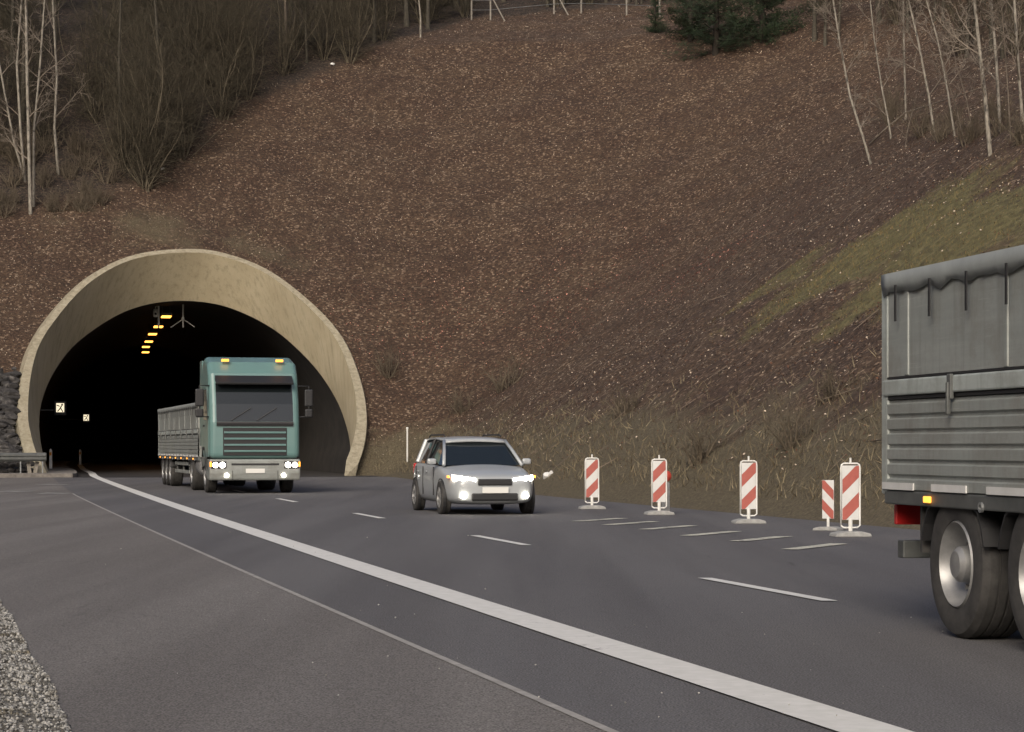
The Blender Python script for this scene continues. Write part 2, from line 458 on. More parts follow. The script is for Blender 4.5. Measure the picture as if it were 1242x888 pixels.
# zones of different ground cover, as a smooth attribute (r = moss and grass, g = verge straw, b = forest floor, humus with the wood's shade painted in)
BND = [(-400, 330), (0, 262), (100, 248), (180, 226), (232, 188), (275, 140), (345, 92), (430, 76), (500, 52), (575, 22), (640, 12), (800, 14), (960, 60), (1080, 70), (1242, 60), (1500, 40)]
def project(X, Y, Z): return 621+X/Y*F, HZ-(Z-HC)/Y*F
pm1 = at(1060, 300); pm2 = at(1170, 285); pm3 = at(1225, 262); pm4 = at(950, 335)
ps1 = at(230, 285); pr1 = at(470, 400); pr2 = at(690, 360)
def blob(X, Y, c, rx, ry, ang=0.):
    dx = X-c.x; dy = Y-c.y; ca, sa = math.cos(ang), math.sin(ang)
    p = (dx*ca+dy*sa)/rx; q = (-dx*sa+dy*ca)/ry
    return np.exp(-(p*p+q*q))
fb = [at(px, py) for px, py in BND if -50 < px < 1250]
def forest_mask(X, Y):
    u, w = uw(X, Y); D, a, b = dist_out(X, Y)
    # left wood: beyond a line from far left foot to the crest
    pts = [at(0, 262), at(178, 228), at(275, 140), at(430, 76), at(575, 22)]
    U = [uw(q.x, q.y) for q in pts]; U.sort(key=lambda t: t[0])
    lim = np.interp(u, [t[0] for t in U], [t[1] for t in U])
    return np.clip((w-lim)/3+.3, 0, 1)
def zones(X, Y):
    D, a, b = dist_out(X, Y); nz = vnoise(X, Y, .8)
    g = np.maximum.reduce([blob(X, Y, pm1, 3.2, 5.5, .25), blob(X, Y, pm2, 3.0, 5.0, .25), blob(X, Y, pm3, 2.2, 4., .25), .7*blob(X, Y, pm4, 2., 4., .25)])
    g = np.clip(g*1.6-.35+.38*nz+.2*vnoise(X, Y, 2.3), 0, 1)
    s = np.clip(1-(D-1.0)/3.6+.2*nz, 0, 1)*(b < 3)
    s = np.clip(s+.25*vnoise(X*1.7, Y*1.7, .9)*(s > .05), 0, 1)
    s = np.maximum(s, (.42+.25*nz)*blob(X, Y, ps1, 9, 2.2))
    return g, s, forest_mask(X, Y)
g_, s_, f_ = zones(X.ravel(), Y.ravel())

def hill_mat():
    m = mat('hillside_leaf_soil', rough=.95); g = NG(m); v = g.coords()
    at_ = g.n('ShaderNodeAttribute'); at_.attribute_name = 'cover'
    sep = g.n('ShaderNodeSeparateColor'); g.l(at_.outputs['Color'], sep.inputs[0])
    cell = g.voro(v, 11, 'Color'); sc = g.n('ShaderNodeSeparateColor'); g.l(cell, sc.inputs[0])
    leaf = g.ramp(sc.outputs[0], [(0., (.032, .018, .010)), (.45, (.062, .037, .021)), (.86, (.092, .057, .034)), (.98, (.24, .175, .12))])
    patch = g.noise(v, .35, 5, .65)
    dark = g.mix(g.ramp(patch, [(.40, (0, 0, 0)), (.62, (1, 1, 1))]), leaf, g.mix(1., leaf, (.74, .68, .68), 'MULTIPLY'))
    straw = g.ramp(g.noise(g.coords((6, 6, 2)), 3, 5, .75), [(.3, (.040, .031, .018)), (.5, (.092, .074, .043)), (.72, (.19, .16, .10))])
    moss = g.ramp(g.noise(v, 3.2, 5, .75), [(.3, (.045, .034, .018)), (.5, (.098, .086, .034)), (.75, (.20, .170, .080))])
    floor = g.ramp(sc.outputs[1], [(0., (.010, .008, .006)), (.6, (.032, .022, .015)), (1., (.085, .058, .042))])  # dark humus, deepened further to stand in for dim light under the trees
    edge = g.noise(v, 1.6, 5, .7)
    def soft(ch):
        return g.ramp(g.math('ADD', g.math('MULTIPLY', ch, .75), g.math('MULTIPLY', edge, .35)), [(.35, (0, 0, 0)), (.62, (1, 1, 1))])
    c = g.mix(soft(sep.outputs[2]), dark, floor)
    c = g.mix(soft(sep.outputs[1]), c, straw)
    c = g.mix(soft(sep.outputs[0]), c, moss)
    g.col(c)
    h = g.math('ADD', g.math('MULTIPLY', sc.outputs[2], .6), g.noise(v, 5, 5, .7))
    g.bump(h, .9, .08); return m
M['hill'] = hill_mat()
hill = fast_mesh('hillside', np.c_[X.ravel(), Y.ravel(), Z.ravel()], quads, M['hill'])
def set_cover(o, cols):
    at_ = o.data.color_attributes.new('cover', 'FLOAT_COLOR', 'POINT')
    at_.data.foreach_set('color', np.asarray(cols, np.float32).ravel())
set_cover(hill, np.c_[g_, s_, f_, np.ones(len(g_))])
tag(hill, 'steep hillside of brown fallen leaves above the tunnel', 'hillside', kind='structure')

# ------------------------------------------------------------------ roads
def ribbon(name, L, R, m, z, kind='structure', label=None, cat=None, nsub=1):
    V = []; Q = []
    for a, b in zip(L, R):
        for k in range(nsub+1):
            f = k/nsub; V.append((a[0]*(1-f)+b[0]*f, a[1]*(1-f)+b[1]*f, z))
    n = nsub+1
    for i in range(len(L)-1):
        for k in range(nsub): Q.append((i*n+k, i*n+k+1, (i+1)*n+k+1, (i+1)*n+k))
    mb = MB().add(V, Q); o = mb.build(name, m, None, fix=False)
    if kind: tag(o, label, cat, kind=kind)
    return o
def seam_off(Y): return -1.05-.013*min(Y, 60)
Ys = list(np.arange(-30, 97, 3.))
sx = [xe(y)+seam_off(max(y, 0)) for y in Ys]
L = [(x, y) for x, y in zip(sx, Ys)]; R = [(xe(y)+10.4+2.*float(sstep(70, 96, y)), y) for y in Ys]
ws = [3, 10, 20, 30, 45, 60, 75, 90, 105, 120, 135, 150, 170, 190, 202]
ribbon('carriageway', L, R, M['asphalt'], 0.0, label='dark asphalt motorway lanes running into the tunnel', cat='road')
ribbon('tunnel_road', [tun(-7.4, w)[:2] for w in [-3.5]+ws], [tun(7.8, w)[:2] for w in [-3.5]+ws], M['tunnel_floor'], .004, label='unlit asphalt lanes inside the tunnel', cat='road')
LEDGE = lambda y: ((.72-.262*y+.03*vnoise(y, 3., 1.1)) if y < 45 else .72-.262*y)
Yl = list(np.arange(-30, 45, .5))+list(np.arange(45, 97, 3.))
ribbon('hard_shoulder', [(float(LEDGE(y)), y) for y in Yl], [(xe(y)+seam_off(max(y, 0)), y) for y in Yl], M['asphalt_shoulder'], .003, label='greyer worn asphalt shoulder left of the edge line', cat='road', nsub=3)
def line_along(name, fx, y0, y1, wd, m, z, label, cat='road marking', step=1.5, group=None, tunnel=None):
    ys = list(np.arange(y0, y1, step))+[y1]; L = []; R = []
    for y in ys:
        L.append((fx(y)-wd/2, y)); R.append((fx(y)+wd/2, y))
    if tunnel:
        for u, w in tunnel:
            a = tun(u-wd/2, w); b = tun(u+wd/2, w); L.append(a[:2]); R.append(b[:2])
    o = ribbon(name, L, R, m, z, kind='structure'); tag(o, label, cat, group); return o
u0, w0 = uw(xe(94.), 94.)
line_along('edge_line', xe, -20, 94., .34, M['white_paint'], .010, 'broad continuous white edge line curving into the tunnel', tunnel=[(float(u0)+.05, 2.), (-3.9, 12), (-3.8, 30), (-3.8, 60), (-3.8, 90), (-3.8, 120), (-3.8, 160)])
line_along('asphalt_seam', lambda y: xe(y)+seam_off(max(y, 0)), -20, 62, .055, M['seam'], .0075, 'thin pale joint between shoulder and lane asphalt', step=1.)
# lane dashes
DL = lambda y: xe(y)+3.03
dash_l = ['nearest and longest white lane dash, at lower right', 'second white lane dash from the camera', 'third white lane dash from the camera', 'fourth small white lane dash from the camera', 'fifth tiny white lane dash near the tunnel', 'sixth faint white lane dash nearest the tunnel']
for (ya, yb), lb in zip([(19., 22.3), (29.7, 32.9), (40.7, 43.8), (52.5, 56), (63.5, 66.8), (75, 78.4)], dash_l):
    line_along('lane_dash', DL, ya, yb, .14, M['white_paint'], .009, lb, group='white lane dashes')
# hatch bars beside the beacons
for i, (px, py) in enumerate([(1018, 660), (953, 651), (892, 645), (839, 638), (793, 633), (755, 629)]):
    g0 = ground(px, py); d = Vector((-.95, -1.85, 0)).normalized(); nrm = Vector((d.y, -d.x, 0))*.12
    q = [g0+nrm, g0-nrm, g0+d*1.9-nrm, g0+d*1.9+nrm]
    o = MB().add([(p.x, p.y, .009) for p in q], [(0, 1, 2, 3)]).build('hatch_bar', M['yellow_paint'])
    tag(o, ['nearest', 'second nearest', 'third nearest', 'fourth nearest', 'fifth nearest', 'farthest'][i]+' slanted pale hatch bar beside the striped beacons', 'road marking', 'slanted hatch bars', 'structure')
for (xa, ya, xb, yb), lb in zip([(0, 596.5, 38, 596.5), (47, 588, 82, 588), (50, 598.5, 82, 599)], ['faded white mark at the left end of the lay-by', 'faded white mark nearest the portal kerb', 'faded white mark in the middle of the lay-by']):
    a = ground(xa, ya); b = ground(xb, yb)
    o = MB().add([(a.x, a.y-.8, .009), (b.x, b.y-.8, .009), (b.x, b.y+.8, .009), (a.x, a.y+.8, .009)], [(0, 1, 2, 3)]).build('faded_line', M['thin_paint'])
    tag(o, lb, 'road marking', 'faded lay-by marks', 'structure')
# raised walkway at the left leg, running into the tunnel
V = []; Q = []
st = [(-10.6, -5.15, -3.2), (-10.6, -5.0, -2.6), (-10.6, -4.9, 0), (-9.2, -4.8, 4)]+[(-7.6, -4.7, w) for w in (10, 20, 40, 60, 80, 100, 130, 160, 200)]
mb = MB()
for ul, ur, w in st:
    a = tun(ul, w); b = tun(ur, w)
    V += [(a.x, a.y, -.02), (a.x, a.y, .17), (b.x, b.y, .17), (b.x, b.y, -.02)]
for i in range(len(st)-1):
    for k in range(3): Q.append((i*4+k, i*4+k+1, i*4+k+5, i*4+k+4))
Q.append((0, 1, 2, 3)); mb.add(V, Q)
tag(mb.build('walkway', M['kerb'], bevel=.02), 'raised stone kerb and walkway at the left foot of the arch', 'walkway', kind='structure')

# gravel strip, bottom left
def scatter_mesh(name, pts, sizes, base_v, base_f, m, colors=None, tilt=.5, normals=None, aniso=None):
    n = len(pts); bv = np.array(base_v, float); bf = np.array(base_f); k = len(bv)
    ang = RNG.uniform(0, 2*PI, n); ca, sa = np.cos(ang), np.sin(ang)
    ax = RNG.normal(0, tilt, n); ay = RNG.normal(0, tilt, n)
    Rz = np.zeros((n, 3, 3)); Rz[:, 0, 0] = ca; Rz[:, 0, 1] = -sa; Rz[:, 1, 0] = sa; Rz[:, 1, 1] = ca; Rz[:, 2, 2] = 1
    Rx = np.zeros((n, 3, 3)); Rx[:, 0, 0] = 1; Rx[:, 1, 1] = np.cos(ax); Rx[:, 1, 2] = -np.sin(ax); Rx[:, 2, 1] = np.sin(ax); Rx[:, 2, 2] = np.cos(ax)
    Ry = np.zeros((n, 3, 3)); Ry[:, 1, 1] = 1; Ry[:, 0, 0] = np.cos(ay); Ry[:, 0, 2] = np.sin(ay); Ry[:, 2, 0] = -np.sin(ay); Ry[:, 2, 2] = np.cos(ay)
    Rm = Ry @ Rx @ Rz
    B = bv[None]*(np.asarray(sizes)[:, None, None] if np.ndim(sizes) == 1 else np.asarray(sizes)[:, None, :])
    V = np.einsum('nij,nkj->nki', Rm, B)
    if normals is not None:   # tilt the local z to the slope
        nz = normals/np.linalg.norm(normals, axis=1)[:, None]
        tx = np.cross(np.array([0, 1., 0])[None], nz); tx /= np.linalg.norm(tx, axis=1)[:, None]; ty = np.cross(nz, tx)
        V = V[..., 0:1]*tx[:, None]+V[..., 1:2]*ty[:, None]+V[..., 2:3]*nz[:, None]
    V = V+np.asarray(pts)[:, None]
    Q = (bf[None]+(np.arange(n)*k)[:, None, None]).reshape(-1, bf.shape[1])
    o = fast_mesh(name, V.reshape(-1, 3), Q, m, smooth=False)
    if colors is not None:
        ca_ = o.data.color_attributes.new('tint', 'FLOAT_COLOR', 'POINT')
        ca_.data.foreach_set('color', np.repeat(np.c_[colors, np.ones(n)], k, axis=0).astype(np.float32).ravel())
    return o
def tint_mat(name, rough=.85, trans=0.):
    m = mat(name, rough=rough); g = NG(m); a = g.n('ShaderNodeAttribute'); a.attribute_name = 'tint'; g.col(a.outputs['Color']); return m
M['pebble'] = tint_mat('pebble'); M['leaf'] = tint_mat('dry_leaf', .8); M['blade'] = tint_mat('grass_blade', .8)
OCT_V = [(1, 0, 0), (0, 1, 0), (-1, 0, 0), (0, -1, 0), (0, 0, .75), (0, 0, -.75), (.62, .62, .3), (-.62, .62, .3)]
OCT_F = [(0, 1, 4), (1, 2, 4), (2, 3, 4), (3, 0, 4), (1, 0, 5), (2, 1, 5), (3, 2, 5), (0, 3, 5)]
Ysv = list(np.arange(-30, 45, .5))
gr = ribbon('gravel_verge', [(float(LEDGE(y))-5., y) for y in Ysv], [(float(LEDGE(y))+.05, y) for y in Ysv], speckled('gravel_bed', [(.3, (.10, .095, .08)), (.5, (.20, .19, .165)), (.7, (.34, .33, .30))], 45, .95, .8, .01, big=(1.1, (.45, .38, .28))), .0015, label='strip of pale gravel along the pavement edge', cat='gravel')
n = 46000
yy = RNG.uniform(7., 30, n); le = np.array([float(LEDGE(t)) for t in yy])
xx = le-np.abs(RNG.uniform(-.03, 1.9, n))
cc = RNG.uniform(.12, .42, n)[:, None]*np.array([1., .98, .92])[None]*np.where(RNG.random(n) < .15, .35, 1)[:, None]
moss = np.clip(1.2*vnoise(xx*1.3, yy*1.3, 2.4)+.5*vnoise(xx, yy, 7.)-.1, 0, 1)[:, None]*(RNG.random(n) < .8)[:, None]
cc = cc*(1-moss)+cc*np.array([.42, .36, .24])[None]*moss
pile = .5+.5*vnoise(xx, yy, 3.1)
o = scatter_mesh('gravel', np.c_[xx, yy, .006+.016*pile], RNG.uniform(.005, .016, n), OCT_V, OCT_F, M['pebble'], cc, .6)
tag(o, 'loose pale gravel stones beside the shoulder', 'gravel', kind='stuff')
# crumbs of grit and bits of litter lying on the asphalt
n = 75
gy = 3588/RNG.uniform(48, 340, n); gx = gy*RNG.uniform(-.22, .2, n); ok = (gx > .72-.262*gy+.1) & (gx < xe(gy)+3.); gx, gy = gx[ok], gy[ok]
o = scatter_mesh('road_grit', np.c_[gx, gy, np.full(len(gx), .013)], RNG.uniform(.003, .009, len(gx))*(.6+gy/40), OCT_V, OCT_F, M['pebble'], RNG.uniform(.2, .65, len(gx))[:, None]*np.array([1, .97, .9])[None], .5)
tag(o, 'scattered pale grit and leaf crumbs on the asphalt', 'grit', kind='stuff')

# ------------------------------------------------------------------ leaf litter and grass on the slopes
def slope_normals(x, y):
    e = .25; zx = (height(x+e, y)-height(x-e, y))/(2*e); zy = (height(x, y+e)-height(x, y-e))/(2*e)
    return np.c_[-zx, -zy, np.ones_like(zx)]
def visible_pts(n, lo=.9, hi=62):
    x = RNG.uniform(-45, 42, n); y = RNG.uniform(30, 165, n)
    D, a, b = dist_out(x, y); z = height(x, y); px, py = project(x, y, z); u, w = uw(x, y)
    ok = (D > lo) & (D < hi) & (px > -220) & (px < 1420) & (py > -30)
    ok &= ~(hole_test(u, z) & (w < 24))
    ok &= ~hole_test(u, z-.4) | (w > 20)
    return x[ok], y[ok], z[ok]
LEAF_V = [(-.5, 0, 0), (0, -.32, .10), (.55, 0, .02), (0, .32, .14)]; LEAF_F = [(0, 1, 2, 3)]
x, y, z = visible_pts(900000)
g1, s1, f1 = zones(x, y)
keep = RNG.random(len(x)) < np.clip(1-.85*g1-.7*s1, .08, 1)*(.55+.45*vnoise(x, y, .6))
x, y, z, f1 = x[keep], y[keep], z[keep], f1[keep]
n = len(x); r = RNG.random(n)
pale = r < .15*(1-.75*f1)*(.6+.6*(vnoise(x, y, .25)+.6).clip(0))
base = np.array([.078, .046, .026])[None]*RNG.uniform(.5, 1.5, n)[:, None]
base[RNG.random(n) < .2] *= np.array([1.2, .84, .72])
base = np.where(pale[:, None], np.array([.50, .41, .315])[None]*RNG.uniform(.5, 1.5, n)[:, None], base)
base *= (1-.45*f1)[:, None]  # leaves inside the wood coloured darker for its shade
redz = np.clip(blob(x, y, pr1, 5, 4)+blob(x, y, pr2, 5, 6)+blob(x, y, at(860, 320), 3, 5), 0, 1)[:, None]
base = np.where((RNG.random(n) < .75)[:, None], base*(1-redz)+base*np.array([1.35, .68, .66])[None]*redz, base)
sz = RNG.uniform(.024, .060, n)*np.where(pale, 1.3, 1.25)
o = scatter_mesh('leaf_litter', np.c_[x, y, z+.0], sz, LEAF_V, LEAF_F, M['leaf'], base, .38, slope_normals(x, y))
tag(o, 'fallen brown and tan leaves covering the hillside', 'leaves', kind='stuff')
print('leaves', n)
x, y, z = visible_pts(3200); n = len(x)
ST_V = [(-.5, -.008, 0), (.5, -.005, .03), (.5, .005, .03), (-.5, .008, 0), (-.5, 0, .022), (.5, 0, .045)]; ST_F = [(0, 1, 5, 4), (2, 3, 4, 5), (0, 3, 2, 1)]
ln = RNG.uniform(.25, .9, n); cc = RNG.uniform(.4, 1.5, n)[:, None]*np.array([.13, .10, .075])[None]
o = scatter_mesh('dead_twigs', np.c_[x, y, z+.02], np.c_[ln, ln*1.6, ln*1.2], ST_V, ST_F, M['leaf'], cc, .12, slope_normals(x, y))
tag(o, 'dead twigs lying among the fallen leaves', 'twigs', kind='stuff'); print('sticks', n)
BL_V = [(-.035, 0, 0), (.035, 0, 0), (.10, .10, 1.)]; BL_F = [(0, 1, 2)]
x, y, z = visible_pts(2600000, .15, 40)
g1, s1, f1 = zones(x, y)
keepS = RNG.random(len(x)) < s1*.5*(.55+.6*vnoise(x, y, 1.9)).clip(.05); keepG = RNG.random(len(x)) < g1*.8
for nm, k, cA, hgt, lb in (('dry_grass', keepS, (.17, .14, .085), (.08, .34), 'pale dead grass on the verge bank and above the arch'), ('green_grass', keepG, (.125, .112, .045), (.05, .15), 'mossy yellow green grass patch on the right bank')):
    a, b_, c_ = x[k], y[k], z[k]; n = len(a)
    cc = np.array(cA)[None]*RNG.uniform(.45, 1.5, n)[:, None]
    if nm == 'green_grass': cc[RNG.random(n) < .35] *= np.array([1.7, 1.25, 1.1])
    else: cc[RNG.random(n) < .35] *= np.array([.55, .5, .45])
    hh = RNG.uniform(*hgt, n)
    o = scatter_mesh(nm, np.c_[a, b_, c_-.03], np.c_[hh*1.0, hh, hh], BL_V, BL_F, M['blade'], cc, .5)
    tag(o, lb, 'grass', kind='stuff'); print(nm, n)

# ------------------------------------------------------------------ trees
TW = 1.
def rvec(r): return Vector((r.gauss(0, 1), r.gauss(0, 1), r.gauss(0, 1))).normalized()
def limb(mb, r, p, d, L, rad, nseg, wig, up, n):
    pts = [p.copy()]; ds = []
    for i in range(nseg):
        d = (d+rvec(r)*wig+Vector((0, 0, up))).normalized(); ds.append(d)
        p = p+d*(L/nseg); pts.append(p)
    rs = [rad*(1-.82*i/nseg) for i in range(nseg+1)]
    mb.tube(pts, rs, n, cap=False); return pts, ds, rs
def ramify(mb, r, pts, ds, rs, count, L, spread, lvl, wig, up, lo=.2, taper=.5):
    for i in range(count):
        f = lo+(1-lo)*(i+r.random())/count; k = min(int(f*(len(pts)-1)), len(pts)-2); t = f*(len(pts)-1)-k
        p = pts[k].lerp(pts[k+1], t); d0 = ds[k]
        side = rvec(r); side = (side-d0*side.dot(d0)).normalized()
        d = (d0*math.cos(spread)+side*math.sin(spread)).normalized()
        ll = L*(1-taper*f)*r.uniform(.6, 1.2); rad = max(.006*TW, min(rs[k]*.55, (.011*ll+.004)*TW))
        q = limb(mb, r, p, d, ll, rad, 4 if lvl > 1 else 2, wig, up, 4 if lvl > 1 else 3)
        if lvl > 1: ramify(mb, r, *q, max(3, int(count*.55)) if lvl > 2 else 7, ll*.55, spread*.95, lvl-1, wig*1.2, up*.6, .15, .4)
def tree_proto(name, seed, H, rad, nb, bl, mats, trunk_pts=None, lo=.35, lvl=3, spread=.75, up=.10, wig=.22, lean=(0, 0)):
    r = random.Random(seed); root = empty(name)
    tm = MB(); cm = MB()
    if trunk_pts is None:
        trunk_pts = [Vector((lean[0]*f*H+r.gauss(0, .06)*H*.1*f, lean[1]*f*H+r.gauss(0, .06)*H*.1*f, -.4+f*(H+.4))) for f in np.linspace(0, 1, 10)]
    pts = [Vector(p) for p in trunk_pts]; n = len(pts)
    rs = [rad*(1-.86*(i/(n-1))**1.1) for i in range(n)]; rs[0] *= 1.3
    tm.tube(pts, rs, 8, cap=False)
    ds = [(pts[i+1]-pts[i]).normalized() for i in range(n-1)]
    ramify(cm, r, pts, ds, rs, nb, bl, spread, lvl, wig, up, lo)
    tm.build('trunk', mats[0], root, True, fix=False); cm.build('crown', mats[1], root, True, fix=False)
    return root
def shrub_proto(name, seed, H, stems, mats, dens=8, lvl=3):
    r = random.Random(seed); root = empty(name); sm = MB(); tm = MB()
    for i in range(stems):
        a = 2*PI*(i+r.random())/stems; s = r.uniform(.05, .75)
        p = Vector((math.cos(a)*.25*r.random(), math.sin(a)*.25*r.random(), -.3))
        d = Vector((math.cos(a)*s, math.sin(a)*s, 1)).normalized(); L = H*r.uniform(.7, 1.1)
        q = limb(sm, r, p, d, L, r.uniform(.020, .045), 9, .24, .09, 5)
        ramify(tm, r, *q, dens, L*.45, .95, lvl-1, .36, .02, .05, .30)
    sm.build('stems', mats[0], root, True, fix=False); tm.build('crown', mats[1], root, True, fix=False)
    return root
def conifer_proto(name, seed, H, R):
    r = random.Random(seed); root = empty(name); tm = MB(); cm = MB()
    tm.tube([(0, 0, -.4), (.05, 0, H*.3), (0, .06, H*.7), (0, 0, H)], [.20, .16, .09, .02], 8, cap=False)
    V = []; 
    for i in range(105):
        f = max(0, (i-14+r.random())/91); z = .05+f*(H-.2)+(r.uniform(0, .9) if i < 35 else 0); a = r.uniform(0, 2*PI); L = R*(1-f)**.75*r.uniform(.55, 1.12)+.25
        d = Vector((math.cos(a), math.sin(a), r.uniform(-.28, .28))).normalized()
        pts = [Vector((0, 0, z))+d*L*t+Vector((0, 0, -.10*L*t*(1-t)*2+.12*L*t*t)) for t in (0, .33, .66, 1)]
        tm.tube(pts, [.03, .022, .014, .006], 4, cap=False)
        for j in range(int(16+40*L)):
            t = r.uniform(.18, 1.03); k = min(int(t*3), 2); q = pts[k].lerp(pts[k+1], min(t*3-k, 1.1))
            q = q+rvec(r)*(.14+.10*L*(1-abs(t-.6)))*.62
            nd = (d*.8+rvec(r)*.9+Vector((0, 0, .35))).normalized()
            for m_ in range(5):
                e = (nd+rvec(r)*.65).normalized(); s_ = e.orthogonal().normalized()*.011; l_ = r.uniform(.10, .22)
                o_ = len(cm.v); cm.v += [tuple(q-s_), tuple(q+s_), tuple(q+e*l_)]; cm.f.append((o_, o_+1, o_+2)); cm.mi.append(0)
    tm.build('trunk', M['pine_bark'], root, True, fix=False); cm.build('crown', M['needle'], root, False, fix=False)
    return root

def trunk_from_px(pix, extra=5.):
    """stem centre line: base where the first pixel meets the slope, the rest at the same distance with a little drift"""
    b = at(*pix[0]); pts = [Vector((0, 0, -.5))]
    for (px, py) in pix:
        X_ = (px-621)/F*b.y; Z_ = HC+(HZ-py)/F*b.y
        pts.append(Vector((X_-b.x, RNG.normal(0, .08), Z_-b.z)))
    d = (pts[-1]-pts[-3]).normalized(); p = pts[-1]
    for k in range(4): p = p+(d+Vector((RNG.normal(0, .05), RNG.normal(0, .05), .1)))*extra/4; pts.append(p)
    return b, pts
BM = (M['birch'], M['birch_twig']); TW = 1.9
LB = [([(37, 259), (35, 180), (33, 90), (32, 0)], .105, 'tallest pale birch in the clump at left, standing foremost'),
      ([(41, 250), (41, 160), (48, 80), (55, 0)], .075, 'pale birch stem leaning right in the left clump'),
      ([(30, 222), (25, 160), (20, 78), (27, 0)], .085, 'greyer birch stem bowed left in the left clump'),
      ([(31, 222), (17, 172), (6, 110), (-6, 50), (-20, 0)], .07, 'birch stem leaning sharply left at the picture edge'),
      ([(71, 212), (66, 155), (69, 95), (64, 0)], .085, 'lone crooked birch right of the left clump')]
for i, (pix, rad, lb) in enumerate(LB):
    b, pts = trunk_from_px(pix); t = tree_proto('birch_tree', 100+i, 12, rad, 14, 3.0, (M['birch'], M['birch_limb']), pts, .22, 3, .8, .05)
    t.location = b; tag(t, lb, 'birch tree', 'pale birches at the left wood edge')
RB = [([(1056, 199), (1045, 167), (1031, 117), (1019, 53), (1010, 0)], .062, 'leftmost birch of the right hand row, leaning left'),
      ([(1081, 168), (1078, 150), (1070, 107), (1061, 53), (1055, 0)], .05, 'second birch from the left in the right hand row'),
      ([(1099, 145), (1097, 70), (1095, 0)], .055, 'straight upright third birch from the left in the right hand row'),
      ([(1133, 160), (1127, 114), (1113, 46), (1101, 0)], .06, 'fourth birch from the left in the right hand row, leaning left'),
      ([(1158, 165), (1150, 110), (1138, 50), (1124, 0)], .045, 'slender fifth birch from the left in the right hand row'),
      ([(1201, 188), (1195, 125), (1190, 71), (1181, 0)], .075, 'thickest birch of the right hand row, rooted lowest'),
      ([(1214, 158), (1209, 71), (1202, 0)], .06, 'birch just right of the thickest one in the right hand row'),
      ([(1242, 150), (1236, 90), (1229, 0)], .06, 'rightmost birch cut by the picture edge')]
for i, (pix, rad, lb) in enumerate(RB):
    b, pts = trunk_from_px(pix); t = tree_proto('birch_tree', 200+i, 9, rad, 15, 2.3, (M['birch'], M['birch_limb']), pts, .24, 3, .8, .03)
    t.location = b; tag(t, lb, 'birch tree', 'pale birches on the right bank')
# slanting saplings among them
for i, pix in enumerate([[(1180, 158), (1172, 120), (1160, 78)], [(1168, 165), (1160, 130), (1150, 100)], [(1098, 178), (1100, 160), (1106, 140)], [(1226, 170), (1222, 110), (1217, 40)]]):
    b, pts = trunk_from_px(pix, 1.5); t = tree_proto('birch_sapling', 240+i, 4, .028, 9, 1.2, (M['birch_twig'], M['birch_twig']), pts, .2, 2)
    t.location = b; tag(t, ['thin sapling leaning left, left of the thickest right hand birch', 'short thin sapling below the slender fifth birch', 'small sapling by the foot of the second right hand birch', 'tall thin sapling near the right picture edge'][i], 'sapling', 'saplings on the right bank')
# fallen pale branch under the right birches
pA = at(1055, 178); pB = at(1098, 150); pC = at(1190, 126)
mb = MB(); mb.tube([pA+Vector((0, 0, .1)), pA.lerp(pB, .5)+Vector((0, -.1, .35)), pB+Vector((0, -.2, .45)), pB.lerp(pC, .5)+Vector((0, -.2, .5)), pC+Vector((0, -.1, .6))], [.045, .04, .035, .025, .01], 6)
for f, q in ((.3, (.5, -.2, .5)), (.55, (.6, -.1, .3)), (.75, (.4, 0, .45))):
    s0 = pA.lerp(pC, f)+Vector((0, -.15, .45)); mb.tube([s0, s0+Vector(q)], [.018, .006], 4)
tag(mb.build('fallen_branch', M['birch_limb'], smooth=True), 'long pale fallen branch lying across the right hand birches', 'branch')

TW = 1.
# prototypes for the woods
trees = [tree_proto('bare_tree', 300+i, h, rad, 20, bl, (M['bark'], M['twig']), None, .12, 3, .8, .12, lean=(ln, 0)) for i, (h, rad, bl, ln) in enumerate([(13, .15, 3.8, .03), (11, .12, 3.2, -.05), (14, .17, 4.2, 0.), (9, .09, 2.6, .08)])]
shrubs = [shrub_proto('bare_shrub', 330+i, h, st, (M['shrub_stem'], M['shrub_twig']), dn) for i, (h, st, dn) in enumerate([(5.5, 13, 17), (4.5, 12, 17), (6.5, 14, 18)])]
brush = [shrub_proto('bramble_bush', 350+i, h, 14, (M['pale_twig'], M['pale_twig']), 7, 3) for i, h in enumerate((1.3, 1.0, 1.6))]
con = [conifer_proto('pine_tree', 370+i, h, R_) for i, (h, R_) in enumerate([(9., 3.0), (8., 2.5)])]
used = set()
def place(protos, p, label, cat, group, s=1., rz=None):
    pr = random.choice(protos)
    if pr.name in used: t = copy_tree(pr)
    else: t = pr; used.add(pr.name)
    t.location = p; t.rotation_euler = (0, 0, random.uniform(0, 2*PI) if rz is None else rz); t.scale = (s, s, s*random.uniform(.92, 1.1))
    tag(t, label, cat, group); return t
